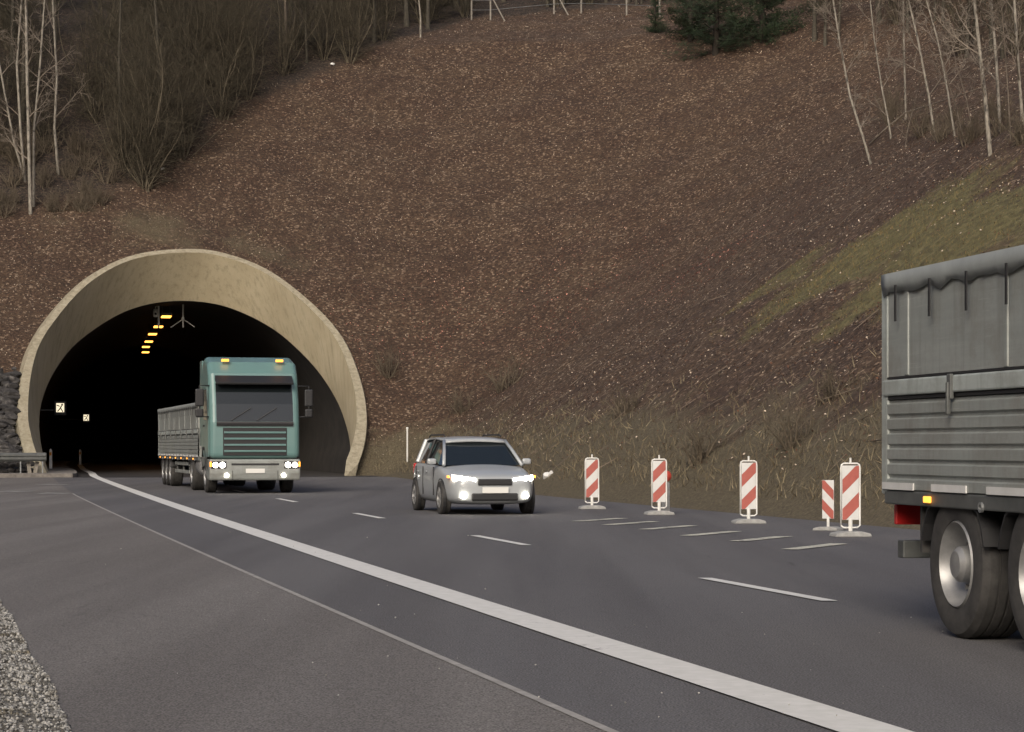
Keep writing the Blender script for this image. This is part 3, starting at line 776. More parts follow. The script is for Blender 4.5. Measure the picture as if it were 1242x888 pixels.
# foremost shrubs, each with its own look
for (px, py, s), lb in zip([(178, 229, 1.15), (222, 192, 1.1), (268, 145, 1.0), (150, 205, .9), (300, 118, .9), (425, 76, .85), (345, 90, .8)],
        ['foremost olive shrub at the left wood edge, hanging over the brown slope', 'second bare shrub up the slope behind the foremost one', 'third bare shrub up the wood edge, beside the leaf slope', 'bare shrub left of and behind the foremost shrub', 'bare shrub halfway up the left wood edge', 'dark bare shrub near the top of the wood edge', 'bare shrub at the foot of a grey trunk high on the wood edge']):
    place(shrubs, at(px, py), lb, 'shrub', 'bare shrubs along the left wood edge', s)
b, pts = trunk_from_px([(346, 86), (347, 50), (346, 0)]); t = tree_proto('bare_tree', 391, 10, .12, 14, 3, (M['birch_twig'], M['twig']), pts, .2); t.location = b; tag(t, 'grey straight trunk rising from the upper left wood edge', 'tree')
b, pts = trunk_from_px([(510, 45), (510, 20), (508, 0)]); t = tree_proto('birch_tree', 392, 10, .07, 12, 2.4, BM, pts, .35); t.location = b; tag(t, 'solitary thin pale birch where the wood meets the crest', 'birch tree')
# wood on the left slope
def bnd(px): return float(np.interp(px, [q[0] for q in BND], [q[1] for q in BND]))
cnt = 0
for i in range(400):
    px = random.uniform(-40, 570); lim = bnd(px); py = random.uniform(-12, lim-6)
    if cnt >= 95: break
    if px < 130 and py > 175: continue
    q = at(px, py)
    cnt += 1
    if random.random() < .42: place(trees, q, 'dark bare tree in the wood on the left slope', 'tree', 'bare trees of the left wood', random.uniform(.75, 1.1))
    else: place(shrubs, q, 'bare olive brown shrub inside the left wood', 'shrub', 'bare shrubs inside the left wood', random.uniform(.7, 1.25))
for i in range(26):
    px = random.uniform(-260, -40); py = random.uniform(-20, 235)
    place(trees if i % 2 else shrubs, at(px, py), 'bare tree or shrub at the far left end of the wood', 'tree', 'bare growth at the far left end of the wood', random.uniform(.7, 1.1))
for i in range(34):
    px = random.uniform(-20, 135); py = random.uniform(180, 262)
    place(brush, at(px, py), 'low tan bramble under the left birches', 'bush', 'brambles under the left birches', random.uniform(.7, 1.3))
# wood behind the crest and on the right
for i in range(70):
    px = random.uniform(560, 1330); q = at(px, random.uniform(-24, 2) if px > 790 else random.uniform(-10, 10))
    if random.random() < .6: place(trees, q, 'dark bare tree of the wood behind the crest', 'tree', 'bare trees behind the crest', random.uniform(.7, 1.05))
    else: place(shrubs, q, 'bare brown shrub in the wood behind the crest', 'shrub', 'bare shrubs behind the crest', random.uniform(.6, 1.))
for i in range(22):
    px = random.uniform(985, 1300); q = at(px, random.uniform(8, 70))
    place(trees+shrubs[:1], q, 'dark bare tree behind the right hand birches', 'tree', 'bare trees behind the right birches', random.uniform(.6, .85))
for i in range(14):
    px = random.uniform(1080, 1250); q = at(px, random.uniform(130, 185))
    place(brush, q, 'low tan bramble at the feet of the right birches', 'bush', 'brambles under the right birches', random.uniform(.6, 1.))
for px, py, sc, lb in [(560, 500, 1.1, 'dry brown bramble on the verge bank nearest the arch'), (612, 470, 1.3, 'dry brown bramble on the bank above the white bag'), (470, 455, 1., 'dry bramble on the bank just right of the arch'), (850, 560, .8, 'dry bramble on the bank between the second and third beacon'), (760, 500, 1., 'dry bramble on the bank above the first two beacons'), (960, 540, .8, 'dry bramble on the bank above the third beacon'), (1010, 480, .9, 'dry bramble high on the bank above the nearest beacon')]:
    place(brush, at(px, py), lb, 'bush', 'brambles on the verge bank', sc)
for i, (px, py, s, lb) in enumerate([(868, 66, 1.05, 'large dark green pine with low branches at the crest'), (838, 50, .9, 'smaller pine left of the large pine at the crest'), (925, 50, .95, 'pine right of the large pine at the crest'), (795, 40, .32, 'tiny young pine on the leaf slope left of the large pines')]):
    place([con[i % 2]], at(px, py), lb, 'pine tree', 'pines at the crest', s)
for i in range(2): pass

# ------------------------------------------------------------------ crest fence
fr = empty('wire_fence', at(595, 22), 0, 'grey post and rail fence along the crest of the slope', 'fence')
fo = Vector(fr.location); fp = [at(px, py) for px, py in [(572, 24), (595, 24), (672, 17), (705, 16), (760, 18), (800, 20)]]
for q in fp:
    MB().tube([q-fo+Vector((0, 0, -.3)), q-fo+Vector((0, 0, 2.1))], [.06, .055], 8).build('post', M['fence_wood'], fr)
for hgt in (.6, 1.2, 1.8):
    MB().tube([q-fo+Vector((0, -.07, hgt)) for q in fp], .016, 5).build('rail', M['galv'], fr)
for q, dx in ((fp[1], .9), (fp[2], .9)):
    MB().tube([q-fo+Vector((0, 0, 1.6)), q-fo+Vector((dx, -.25, -.15))], .045, 6).build('brace', M['fence_wood'], fr)

# ------------------------------------------------------------------ stone facing and guardrail, left of the arch
sr = random.Random(5)
mb = MB()
def rock(mb, c, s, r):
    bm = bmesh.new(); bmesh.ops.create_icosphere(bm, subdivisions=2, radius=1)
    a = [rvec(r) for _ in range(7)]; h = [r.uniform(.38, .72) for _ in a]
    vs = []
    for v in bm.verts:
        p = v.co.copy()
        for n_, hh in zip(a, h):
            d = p.dot(n_)
            if d > hh: p -= n_*(d-hh)
        vs.append(Vector((p.x*s[0], p.y*s[1], p.z*s[2]))+Vector(c))
    fs = [tuple(v.index for v in f.verts) for f in bm.faces]; bm.free(); mb.add(vs, fs)
sw = empty('stone_wall', tun(-9.6, .5), 0, 'dark rough rubble stone facing left of the arch foot', 'stone wall')
so = Vector(sw.location)
for k in range(900):
    v_ = sr.uniform(0, 5.4); side = np.interp(v_, rimO[:NP//2, 2], rimO[:NP//2, 0])
    off_ = sr.uniform(0, 2.4); u_ = side-.25-off_
    if v_ > 5.3-1.6*sr.random()-.5*off_: continue
    w_ = v_/SL-.9+sr.uniform(-.1, .2)-.15*(side-u_)
    q = tun(u_, w_, v_) if w_ < 0 else Vector((O[0]+HD[0]*w_+HN[0]*u_, O[1]+HD[1]*w_+HN[1]*u_, v_))
    s_ = sr.choice((.12, .16, .2, .28, .4))*sr.uniform(.8, 1.2); rock(mb, q-so, (s_*sr.uniform(1, 1.7), s_*.8, s_*sr.uniform(.45, .85)), sr)
mb.build('rubble_facing', M['stone'], sw)
mb = MB()
for c_ in range(12):
    for r_ in range(3):
        q = tun(-11.0+c_*.38+sr.uniform(-.05, .05), -1.1, .27+r_*.25); rock(mb, q-so, (.22, .2, .14), sr)
mb.build('foot_wall', M['stone'], sw)
gd = empty('guardrail', tun(-7.25, -1.9), 0, 'grey steel guardrail ending at the left foot of the arch', 'guardrail')
go = Vector(gd.location); rot = -math.atan2(HD[0], HD[1])
gd.rotation_euler = (0, 0, rot)
prof = [(0, .66), (-.035, .70), (-.08, .74), (-.08, .79), (-.02, .82), (-.02, .86), (-.08, .89), (-.08, .94), (-.035, .98), (0, 1.02)]
V = []; Q = []
for x_ in (-9, 1.05):
    V += [(x_, y_, z_) for y_, z_ in prof]
Q = [(i, i+1, len(prof)+i+1, len(prof)+i) for i in range(len(prof)-1)]
MB().add(V, Q).build('beam', M['dark_galv'], gd, solid=.006)
for x_ in (-8, -6, -4, -2, 0, .9):
    MB().box((x_, .07, .45), (.06, .10, 1.0)).build('post', M['galv'], gd, bevel=.008)
for k, x_ in enumerate((.35, .62)):
    MB().box((x_, .3, .34), (.16, .1, .62), Matrix.Rotation(.2*(1 if k else -.6), 3, 'Y')).build('prop', M['fence_wood'], gd, bevel=.01)

# ------------------------------------------------------------------ tunnel fittings
gl = 'ceiling lamps inside the tunnel'
ords = ['first amber ceiling lamp, nearest the tunnel mouth', 'second amber ceiling lamp from the tunnel mouth', 'third amber ceiling lamp from the tunnel mouth', 'fourth amber ceiling lamp from the tunnel mouth', 'fifth amber ceiling lamp from the tunnel mouth', 'deepest amber ceiling lamp still in view']
top = thr[:, 2].max()
def vault_z(u):
    k = np.argsort(thr[10:-10, 0]); return float(np.interp(u, thr[10:-10, 0][k], thr[10:-10, 2][k]))
for i, (px, py) in enumerate([(201.6, 383.8), (192, 396), (185, 405), (180.5, 414), (177, 420.5), (176.5, 427)]):
    zl = 8.05; Y_ = (zl-HC)*F/(HZ-py); p = Vector(((px-621)/F*Y_, Y_, zl))
    u_, w_ = uw(p.x, p.y)
    t = empty('ceiling_lamp', p, -AX[max(int(w_), 0)][1] if False else .2, ords[i], 'lamp', gl)
    MB().box((0, 0, .09), (.56, 1.3, .16)).build('housing', M['dark_galv'], t, bevel=.02)
    MB().box((0, -.02, -.025), (.48, 1.2, .06)).build('diffuser', M['lamp'], t, bevel=.01)
    hz = max(vault_z(u_)-zl, .3)
    MB().tube([(-.2, 0, .16), (-.2, 0, hz+.3)], .02, 6).build('hanger', M['galv'], t)
    MB().tube([(.2, 0, .16), (.2, 0, hz+.3)], .02, 6).build('hanger', M['galv'], t)
# hanging camera mast and braced bracket under the crown
Y_ = 117.; p = Vector(((191-621)/F*Y_, Y_, HC+(HZ-398)/F*Y_))
t = empty('hanging_camera', p, .2, 'white camera on a drop tube under the tunnel crown', 'camera')
MB().tube([(.06, 0, 0), (.06, 0, 1.9)], .045, 10).build('drop_tube', M['white_metal'], t)
MB().lathe([(0, .55), (.10, .56), (.135, .66), (.135, .86), (.10, .98), (0, 1.0)], 16, 'Z', (-.10, -.02, 0)).build('camera_body', M['white_metal'], t, True)
MB().tube([(-.1, -.06, .76), (-.1, -.26, .70)], [.06, .05], 12).build('lens', M['black'], t)
MB().tube([(-.1, 0, 1.0), (-.1, 0, 1.12), (.06, 0, 1.16)], .03, 8).build('arm', M['white_metal'], t)
p = Vector(((222-621)/F*Y_, Y_, HC+(HZ-397)/F*Y_))
t = empty('ceiling_bracket', p, .2, 'white drop tube with two splayed struts under the tunnel crown', 'bracket')
MB().tube([(0, 0, -.02), (0, 0, 2.)], .045, 10).build('drop_tube', M['white_metal'], t)
MB().tube([(0, 0, .42), (-.62, -.1, -.02)], .028, 8).build('strut', M['white_metal'], t)
MB().tube([(0, 0, .42), (.58, -.1, .02)], .028, 8).build('strut', M['white_metal'], t)
MB().box((0, 0, .45), (.14, .14, .12)).build('clamp', M['white_metal'], t, bevel=.01)
# lit escape signs on the left wall
for i, (px, py, w_, s, lb) in enumerate([(73, 495, 20., 1., 'small lit pictogram sign on the left tunnel wall, nearer the mouth'), (104.5, 507, 50., .85, 'smaller lit pictogram sign deeper along the left tunnel wall')]):
    us = np.linspace(-7, 2, 181); q = min((tun(k, w_) for k in us), key=lambda q: abs(621+q.x/q.y*F-px)); Y_ = q.y; z_ = HC+(HZ-py)/F*Y_; p = Vector(((px-621)/F*Y_, Y_, z_))
    t = empty('escape_sign', p, .1, lb, 'sign', 'lit escape signs in the tunnel'); t.scale = (s, s, s)
    MB().box((0, .06, 0), (.62, .10, .74)).build('sign_box', M['black'], t, bevel=.02)
    MB().box((0, 0, .02), (.40, .024, .46)).build('lit_face', M['sign_lit'], t)
    pm = MB(); R_ = lambda a: Matrix.Rotation(a, 3, 'Y')
    pm.box((.02, -.018, .02), (.06, .01, .22), R_(.5)).box((-.07, -.018, -.10), (.05, .01, .2), R_(.7)).box((.09, -.018, -.11), (.05, .01, .2), R_(-.5)).box((.10, -.018, .17), (.09, .01, .09)).box((-.10, -.018, .12), (.16, .01, .05), R_(.4))
    pm.build('pictogram', M['sign_dark'], t)
    MB().box((-1.1, .12, -.1), (1.9, .05, .06)).build('wall_arm', M['dark_galv'], t)
for i, (px, py, h_, lb) in enumerate([(62, 562, .95, 'white reflector post on the walkway, nearer the tunnel mouth'), (97, 559, .9, 'white reflector post deeper on the tunnel walkway')]):
    w_ = (17, 40)[i]; us = np.linspace(-7, 2, 181); q = min((tun(k, w_, .17) for k in us), key=lambda q: abs(621+q.x/q.y*F-px)); t = empty('reflector_post', q, 0, lb, 'post', 'reflector posts in the tunnel')
    MB().prism([(-.07, 0), (.07, 0), (.06, .95*h_), (.0, 1.05*h_), (-.06, 1.0*h_)], -.05, .05).build('post', M['white_refl'], t, bevel=.01)
    MB().box((0, -.055, .78*h_), (.10, .012, .16)).build('reflector', M['amber_off'], t)

# ------------------------------------------------------------------ striped beacons
def beacon(label, loc, rz=0., flip=False, frame=True, s=1.):
    t = empty('warning_beacon', loc, rz, label, 'beacon', 'red and white striped beacons'); t.scale = (s, s, s)
    # blade: white back with red diagonal bands, 0.25 x 0.80, cut exactly to the outline
    w_, z0, z1 = .125, .24, 1.02
    MB().box((0, 0, (z0+z1)/2), (.25, .022, z1-z0)).build('blade', M['white_sheet'], t, bevel=.006)
    stripes = MB(); k = .27
    def clip(poly, fa, fb, c):
        out = []
        for i in range(len(poly)):
            A, B = poly[i], poly[(i+1) % len(poly)]; da = fa*A[0]+fb*A[1]-c; db = fa*B[0]+fb*B[1]-c
            if da <= 0: out.append(A)
            if da*db < 0: tt = da/(da-db); out.append((A[0]+(B[0]-A[0])*tt, A[1]+(B[1]-A[1])*tt))
        return out
    for j in range(-2, 5):
        sgn = -1. if not flip else 1.
        lo = .31+j*.42; hi = lo+.21
        poly = [(-w_+.004, z0+.004), (w_-.004, z0+.004), (w_-.004, z1-.004), (-w_+.004, z1-.004)]
        poly = clip(poly, sgn*1.0, 1., hi); poly = clip(poly, -sgn*1.0, -1., -lo) if poly else []
        if len(poly) > 2: stripes.add([(a, -.0135, b) for a, b in poly], [tuple(range(len(poly)))])
    stripes.build('red_stripes', M['red_sheet'], t)
    if frame:
        pts = [(-.14, 0, .16), (-.14, 0, .98), (-.132, 0, 1.03), (-.10, 0, 1.05), (.10, 0, 1.05), (.132, 0, 1.03), (.14, 0, .98), (.14, 0, .16), (.10, 0, .13), (-.10, 0, .13), (-.14, 0, .16)]
        MB().tube(pts, .013, 8).build('frame', M['white_metal'], t, True)
        MB().tube([(0, 0, 1.05), (0, 0, 1.13)], .016, 8).build('handle', M['white_metal'], t)
    MB().tube([(0, 0, .08), (0, 0, .26)], .03, 10).build('spigot', M['white_metal'], t)
    MB().prism([(-.27, .0), (.27, .0), (.25, .05), (.13, .08), (-.13, .08), (-.25, .05)], -.2, .2).build('foot', M['foot'], t, bevel=.015)
    return t
Bp = [(718, 617.5), (799.5, 624.5), (908, 635), (1031.5, 651)]
for (px, py), lb in zip(Bp, ['striped beacon farthest left of the row', 'second striped beacon from the left, with a red warning lamp', 'third striped beacon from the left', 'nearest striped beacon at the right end of the row']):
    beacon(lb, ground(px, py), .12)
q = ground(1010, 645); beacon('unframed beacon with opposite stripes turned beside the nearest beacon', q+Vector((0, .5, 0)), -.5, True, False, .76)
q = ground(805, 622.5)
t = empty('warning_lamp', q+Vector((.02, -.25, 0)), 0, 'small red warning lamp standing beside the second beacon', 'lamp')
MB().box((0, 0, .30), (.16, .12, .6)).build('battery_case', M['foot'], t, bevel=.02)
MB().lathe([(0, -.07), (.10, -.065), (.115, 0), (.10, .065), (0, .07)], 20, 'Y', (0, 0, .72)).build('lens', M['red_plastic'], t, True)
# posts on the verge
q = ground(494, 577); t = empty('marker_pole', q, 0, 'short thin white marker pole between the arch and the beacons', 'pole')
MB().tube([(0, 0, -.1), (0, 0, 2.05)], .035, 10).build('pole', M['white_metal'], t); MB().lathe([(0, 2.04), (.05, 2.05), (.05, 2.12), (0, 2.13)], 12, 'Z').build('cap', M['white_metal'], t)
q = at(1214, 592); t = empty('marker_pole', q, 0, 'tall thin pale pole on the verge at the right edge', 'pole')
MB().tube([(0, 0, -.3), (0, 0, 1.8)], .03, 10).build('pole', M['white_metal'], t); MB().tube([(0, 0, .5), (0, 0, .62)], .036, 10).build('collar', M['galv'], t)
q = ground(664, 589) ; mb = MB(); rock(mb, (0, 0, .12), (.22, .14, .16), random.Random(3)); rock(mb, (.1, .05, .22), (.12, .1, .12), random.Random(9))
o = mb.build('litter_bag', M['bag'], smooth=False); o.location = at(664, 578)-Vector((0, -.10, .10)); o.scale = (.8, .8, .8); tag(o, 'crumpled white bag lying on the far verge', 'bag')
for (px, py), lb in zip([(403, 80), (196, 206)], ['white scrap lying at the top of the wood edge', 'white scrap beside the foremost shrub']):
    mb = MB(); rock(mb, (0, 0, .05), (.16, .1, .09), random.Random(px)); o = mb.build('litter_scrap', M['bag']); o.location = at(px, py); tag(o, lb, 'litter')

# ------------------------------------------------------------------ vehicles (local +X is the way they travel)
def wheel(parent, x, y, r, w, side, name='wheel', truck=True):
    t = MB(); hw = w/2
    t.lathe([(r*.60, -hw*.9), (r*.78, -hw), (r*.94, -hw*.92), (r, -hw*.7), (r, -hw*.42), (r-.012, -hw*.41), (r-.012, -hw*.33), (r, -hw*.32), (r, -hw*.05), (r-.012, -hw*.04), (r-.012, hw*.04), (r, hw*.05), (r, hw*.32), (r-.012, hw*.33), (r-.012, hw*.41), (r, hw*.42), (r, hw*.7), (r*.94, hw*.92), (r*.78, hw), (r*.60, hw*.9), (r*.60, -hw*.9)], 84)
    wo = t.build(name, M['rubber'], parent, True); wo.data.set_sharp_from_angle(angle=.5); wo.location = (x, y, r)
    rm = MB(); s = side
    if truck:
        pr = [(r*.60, hw*.85), (r*.57, hw*.95), (r*.52, hw*.55), (r*.40, hw*.25), (r*.26, hw*.30), (r*.24, hw*.8), (r*.18, hw*.95), (0, hw*.98)]
    else:
        pr = [(r*.64, hw*.88), (r*.60, hw*.96), (r*.56, hw*.6), (r*.3, hw*.72), (r*.14, hw*.85), (0, hw*.86)]
    rm.lathe([(a, b*s) for a, b in pr], 60)
    if truck:
        for k in range(10):
            a = 2*PI*k/10; rm.lathe([(0, (hw*.48)*s), (.018, (hw*.46)*s), (.018, hw*.28*s)], 8, 'Y', (r*.33*math.cos(a), 0, r*.33*math.sin(a)))
    else:
        for k in range(7):
            a = 2*PI*k/7; rm.box((r*.40*math.cos(a), hw*.80*s, r*.40*math.sin(a)), (r*.34, .03, .045), Matrix.Rotation(-a, 3, 'Y'))
    ro = rm.build('rim', M['rim_metal'], wo, True); ro.data.set_sharp_from_angle(angle=.5)
    return wo

def make_lorry():
    t = empty('tipper_lorry')
    # ---- cab : nose at x = 0, tail at x = -2.2
    prof = [(-2.2, .95), (-2.2, 3.15), (-2.0, 3.62), (-1.55, 3.78), (-.75, 3.62), (-.42, 3.30), (-.10, 2.45), (-.02, 1.95), (0, 1.30), (0, .95)]
    MB().prism(prof, -1.24, 1.24).build('cab', M['teal'], t, bevel=.15, seg=4)
    MB().prism([(-2.1, .94), (-2.1, .62), (-1.95, .62), (-1.90, .95), (-.85, .95), (-.78, .45), (-.55, .36), (.02, .36), (.06, .55), (.06, .94)], -1.245, 1.245).build('bumper', M['alu'], t, bevel=.05)
    # windscreen: on the raked front between z 1.98 and 3.05
    n_ = Vector((.93, 0, .36)).normalized()
    def front(z): return np.interp(z, [.95, 1.30, 1.95, 2.45, 3.30], [0, 0, -.02, -.10, -.42])
    V = [(front(z)+.012, y, z) for z in (1.98, 2.45, 3.02) for y in (-1.05, 1.05)]
    MB().add(V, [(0, 1, 3, 2), (2, 3, 5, 4)]).build('windscreen', M['glass'], t, solid=.01)
    MB().prism([(-.36, 3.10), (.02, 2.98), (.04, 3.03), (-.34, 3.24)], -1.06, 1.06).build('sun_visor', M['black'], t, bevel=.01)
    gm = MB(); gm.box((.006, 0, 1.42), (.02, 1.75, .76))
    gm.build('grille', M['black'], t, bevel=.01)
    for k in range(4):
        MB().box((.03, 0, 1.16+k*.17), (.035, 1.7, .055)).build('grille_bar', M['teal'], t, bevel=.01)
    for s in (-1, 1):
        MB().box((-.02, s*1.0, .78), (.18, .44, .22)).build('lamp_housing', M['black'], t, bevel=.03)
        MB().lathe([(0, .10), (.055, .095), (.085, .075), (.09, .05)], 20, 'X', (-.01, s*.90, .78)).build('headlight', M['headlight'], t, True)
        MB().lathe([(0, .10), (.055, .095), (.08, .075), (.085, .05)], 20, 'X', (-.01, s*1.09, .78)).build('headlight', M['headlight'], t, True)
        MB().box((.0, s*1.215, .80), (.15, .05, .14)).build('indicator', M['amber'], t, bevel=.01)
        MB().lathe([(0, .09), (.05, .085), (.06, .05)], 16, 'X', (-.0, s*.78, .50)).build('fog_lamp', M['headlight'], t, True)
        MB().box((-.60, s*.75, 3.66), (.12, .20, .07)).build('marker_lamp', M['amber'], t, bevel=.01)
        # doors
        MB().prism([(-1.45, 1.0), (-1.45, 2.95), (-.62, 2.95), (-.30, 2.1), (-.24, 1.0)], s*1.236, s*1.252).build('door', M['teal'], t, bevel=.006)
        MB().prism([(-1.36, 2.02), (-1.36, 2.86), (-.70, 2.86), (-.44, 2.15), (-.46, 2.02)], s*1.253, s*1.262).build('side_window', M['glass'], t)
        MB().box((-1.30, s*1.265, 1.86), (.22, .03, .05)).build('door_handle', M['black'], t, bevel=.008)
        # mirrors
        MB().tube([(-.35, s*1.22, 2.95), (-.12, s*1.50, 2.95), (-.12, s*1.50, 2.1), (-.25, s*1.24, 2.1)], .022, 8).build('mirror_arm', M['black'], t)
        MB().box((-.13, s*1.50, 2.62), (.10, .24, .48)).build('mirror', M['black'], t, bevel=.04)
        MB().box((-.13, s*1.50, 2.20), (.10, .22, .24)).build('mirror', M['black'], t, bevel=.04)
        for k in range(3):
            MB().box((-1.0, s*1.10, .50+.24*k), (.42, .26, .04)).build('step', M['dark_galv'], t, bevel=.01)
        MB().prism([(-1.95, .62), (-1.98, 1.05), (-1.75, 1.28), (-1.2, 1.28), (-.95, 1.05), (-.92, .62), (-1.0, .62), (-1.05, 1.0), (-1.25, 1.18), (-1.7, 1.18), (-1.88, 1.0), (-1.86, .62)], s*.92, s*1.255).build('mudguard', M['black'], t, bevel=.01)
        wheel(t, -1.45, s*1.06, .51, .32, s)
        # tractor drive axle, fuel tank
        wheel(t, -5.15, s*.98, .51, .50, s)
        MB().lathe([(0, -.65), (.27, -.65), (.31, -.60), (.31, .60), (.27, .65), (0, .65)], 28, 'X', (-3.35, s*.92, .72)).build('fuel_tank', M['rim_metal'], t, True)
        MB().prism([(-5.8, .75), (-5.72, 1.05), (-5.5, 1.15), (-4.8, 1.15), (-4.58, 1.05), (-4.5, .75), (-4.46, .75), (-4.55, 1.08), (-4.78, 1.19), (-5.52, 1.19), (-5.75, 1.08), (-5.84, .75)], s*.74, s*1.24).build('mudguard', M['black'], t)
    MB().box((.075, 0, .62), (.012, .52, .12)).build('number_plate', M['plate'], t)
    MB().prism([(.03, 1.85), (.045, 1.92), (.03, 1.97), (.0, 1.97), (.0, 1.85)], -1.05, 1.05).build('wiper_panel', M['black'], t)
    MB().box((.066, 0, .80), (.012, 1.3, .05)).build('bumper_slot', M['black'], t)
    for s in (-1, 1):
        MB().box((.065, s*.62, .50), (.012, .012, .26)).build('bumper_joint', M['black'], t)
        MB().prism([(-2.2, 1.3), (-2.2, 3.7), (-2.75, 3.7), (-2.75, 1.3)], s*1.17, s*1.22).build('side_fairing', M['teal'], t, bevel=.02)
    for s in (-.35, .35): MB().tube([(.03, s-.3, 2.0), (.0, s+.25, 2.35)], .012, 6).build('wiper', M['black'], t)
    MB().box((-4.3, 0, .86), (4.6, .86, .22)).box((-9.6, 0, 1.02), (12.6, 1.0, .16)).build('chassis', M['black'], t, bevel=.01)
    MB().box((-2.55, .6, 1.9), (.3, .5, 1.6)).build('air_intake', M['black'], t, bevel=.04)
    # ---- tipper body: x from -3.0 to -16.2, z .95 to 2.5
    x0, x1 = -16.2, -3.0; z0, z1 = 1.00, 2.52
    for s in (-1, 1):
        # ribbed lower side
        prof = []; nr = 6
        for k in range(nr):
            a = .98+k*.108
            prof += [(0., a), (.018, a+.012), (.018, a+.078), (0., a+.09)]
        prof += [(0., .98+nr*.108)]
        V = [(xx, s*(1.235+d), zz) for xx in (x0, x1) for d, zz in prof]; n = len(prof)
        Q = [(i, i+1, n+i+1, n+i) for i in range(n-1)]
        MB().add(V, Q).build('ribbed_side', M['alu'], t)
        MB().box(((x0+x1)/2, s*1.24, 1.720), (x1-x0, .06, .115)).build('side_rail', M['alu_pale'], t, bevel=.012)
        MB().box(((x0+x1)/2, s*1.225, 1.645), (x1-x0, .05, .022)).build('rubber_seal', M['black'], t)
        MB().box(((x0+x1)/2, s*1.228, 1.79), (x1-x0, .05, .016)).build('rubber_seal', M['black'], t)
        up = MB(); up.box(((x0+x1)/2, s*1.222, 2.14), (x1-x0, .05, .68)); up.build('upper_side', M['alu'], t)
        MB().box(((x0+x1)/2, s*1.235, 2.50), (x1-x0+.04, .085, .075)).build('top_rail', M['alu_pale'], t, bevel=.015)
        nn = 120; V = []
        for k in range(nn+1):
            xx = x0+.02+(x1-x0-.04)*k/nn; sag = .035*abs(math.sin(k*PI/5.))+.012*math.sin(k*1.7)
            V += [(xx, s*1.15, 2.56), (xx, s*1.286, 2.545), (xx, s*1.286, 2.46), (xx, s*(1.266+.006*math.sin(k*2.3)), 2.38+sag)]
        MB().add(V, [(4*k+j, 4*k+j+1, 4*k+j+5, 4*k+j+4) for k in range(nn) for j in range(3)]).build('tarpaulin_flap', M['tarp'], t, True, solid=.006)
        for k in range(20):
            MB().box((x0+.35+k*.66, s*1.30, 2.32), (.03, .008, .26)).build('tarpaulin_strap', M['black'], t)
        MB().box(((x0+x1)/2, s*1.21, .93), (x1-x0, .09, .10)).build('floor_rail', M['dark_galv'], t, bevel=.01)
        for k in range(14):
            MB().box((x0+.30+k*.97, s*1.262, 1.012), (.62, .012, .05)).build('reflective_tape', M['white_sheet'], t)
        for k in range(8):
            xx = x0+1.33+k*1.76
            MB().box((xx, s*1.275, 1.70), (.07, .03, .17)).box((xx, s*1.29, 1.62), (.03, .03, .22)).build('latch', M['dark_galv'], t, bevel=.008)
            MB().lathe([(.02, -.01), (.035, -.01), (.035, .01), (.02, .01), (.02, -.01)], 12, 'Y', (xx+.5, s*1.262, .90)).build('lashing_ring', M['galv'], t)
        for xx in (-12.25, -13.6, -14.95):
            pts = [(xx+.58*math.cos(a), .50+.58*math.sin(a)) for a in np.linspace(.25, PI-.25, 13)]
            V = [(p[0], yy, min(p[1], .9)) for p in pts for yy in (s*.80, s*1.235)]
            MB().add(V, [(2*i, 2*i+1, 2*i+3, 2*i+2) for i in range(12)]).build('mudguard', M['black'], t, solid=.015)
        for k in range(8):
            MB().box((x0+.45+k*1.76, s*1.24, 2.13), (.07, .035, .66)).build('stanchion', M['alu'], t, bevel=.01)
        for k in range(7):
            MB().box((x0+.9+k*1.85, s*1.272, .93), (.11, .022, .045)).build('marker_lamp', M['amber'] if s < 0 else M['amber'], t, bevel=.006)
        for zz in (.52, .76):
            MB().box((-8.6, s*1.16, zz), (4.6, .03, .10)).build('side_guard', M['alu'], t, bevel=.008)
        for xx in (-10.6, -8.6, -6.7): MB().box((xx, s*1.12, .70), (.06, .05, .5)).build('guard_post', M['dark_galv'], t)
        for xx in (-12.25, -13.6, -14.95):
            wheel(t, xx, s*1.02, .50, .40, s)
        MB().prism([(-15.62, .55), (-15.62, .9), (-15.58, .9), (-15.58, .55)], s*.82, s*1.2).build('mud_flap', M['rubber'], t)
        MB().box((-16.235, s*.95, .80), (.05, .42, .15)).build('tail_lamp', M['red_lamp'], t, bevel=.01)
        MB().box((-16.20, s*1.19, 1.75), (.13, .13, 1.60)).build('corner_post', M['alu_pale'], t, bevel=.015)
    MB().box((x0, 0, 1.75), (.06, 2.3, 1.5)).build('tailgate', M['alu'], t, bevel=.01)
    MB().box((x1, 0, 1.75), (.08, 2.42, 1.55)).build('headboard', M['alu'], t, bevel=.01)
    MB().box(((x0+x1)/2, 0, .97), (x1-x0, 2.36, .06)).build('floor', M['dark_galv'], t)
    tp = []
    for k in range(5):
        y_ = -1.15+k*.575; tp.append((y_, 2.54+.10*math.sin(PI*k/4)))
    V = [(xx, y_, z_) for xx in (x0+.05, x1-.05) for y_, z_ in tp]
    MB().add(V, [(i, i+1, 5+i+1, 5+i) for i in range(4)]).build('tarpaulin', M['tarp'], t, solid=.02)
    MB().box((-16.15, 0, .55), (.12, 2.3, .13)).build('underrun_bar', M['dark_galv'], t, bevel=.01)
    return t
lorry = make_lorry()
def heading(sl): return math.atan2(-1., -sl)          # travelling towards the viewer
slp = -.243
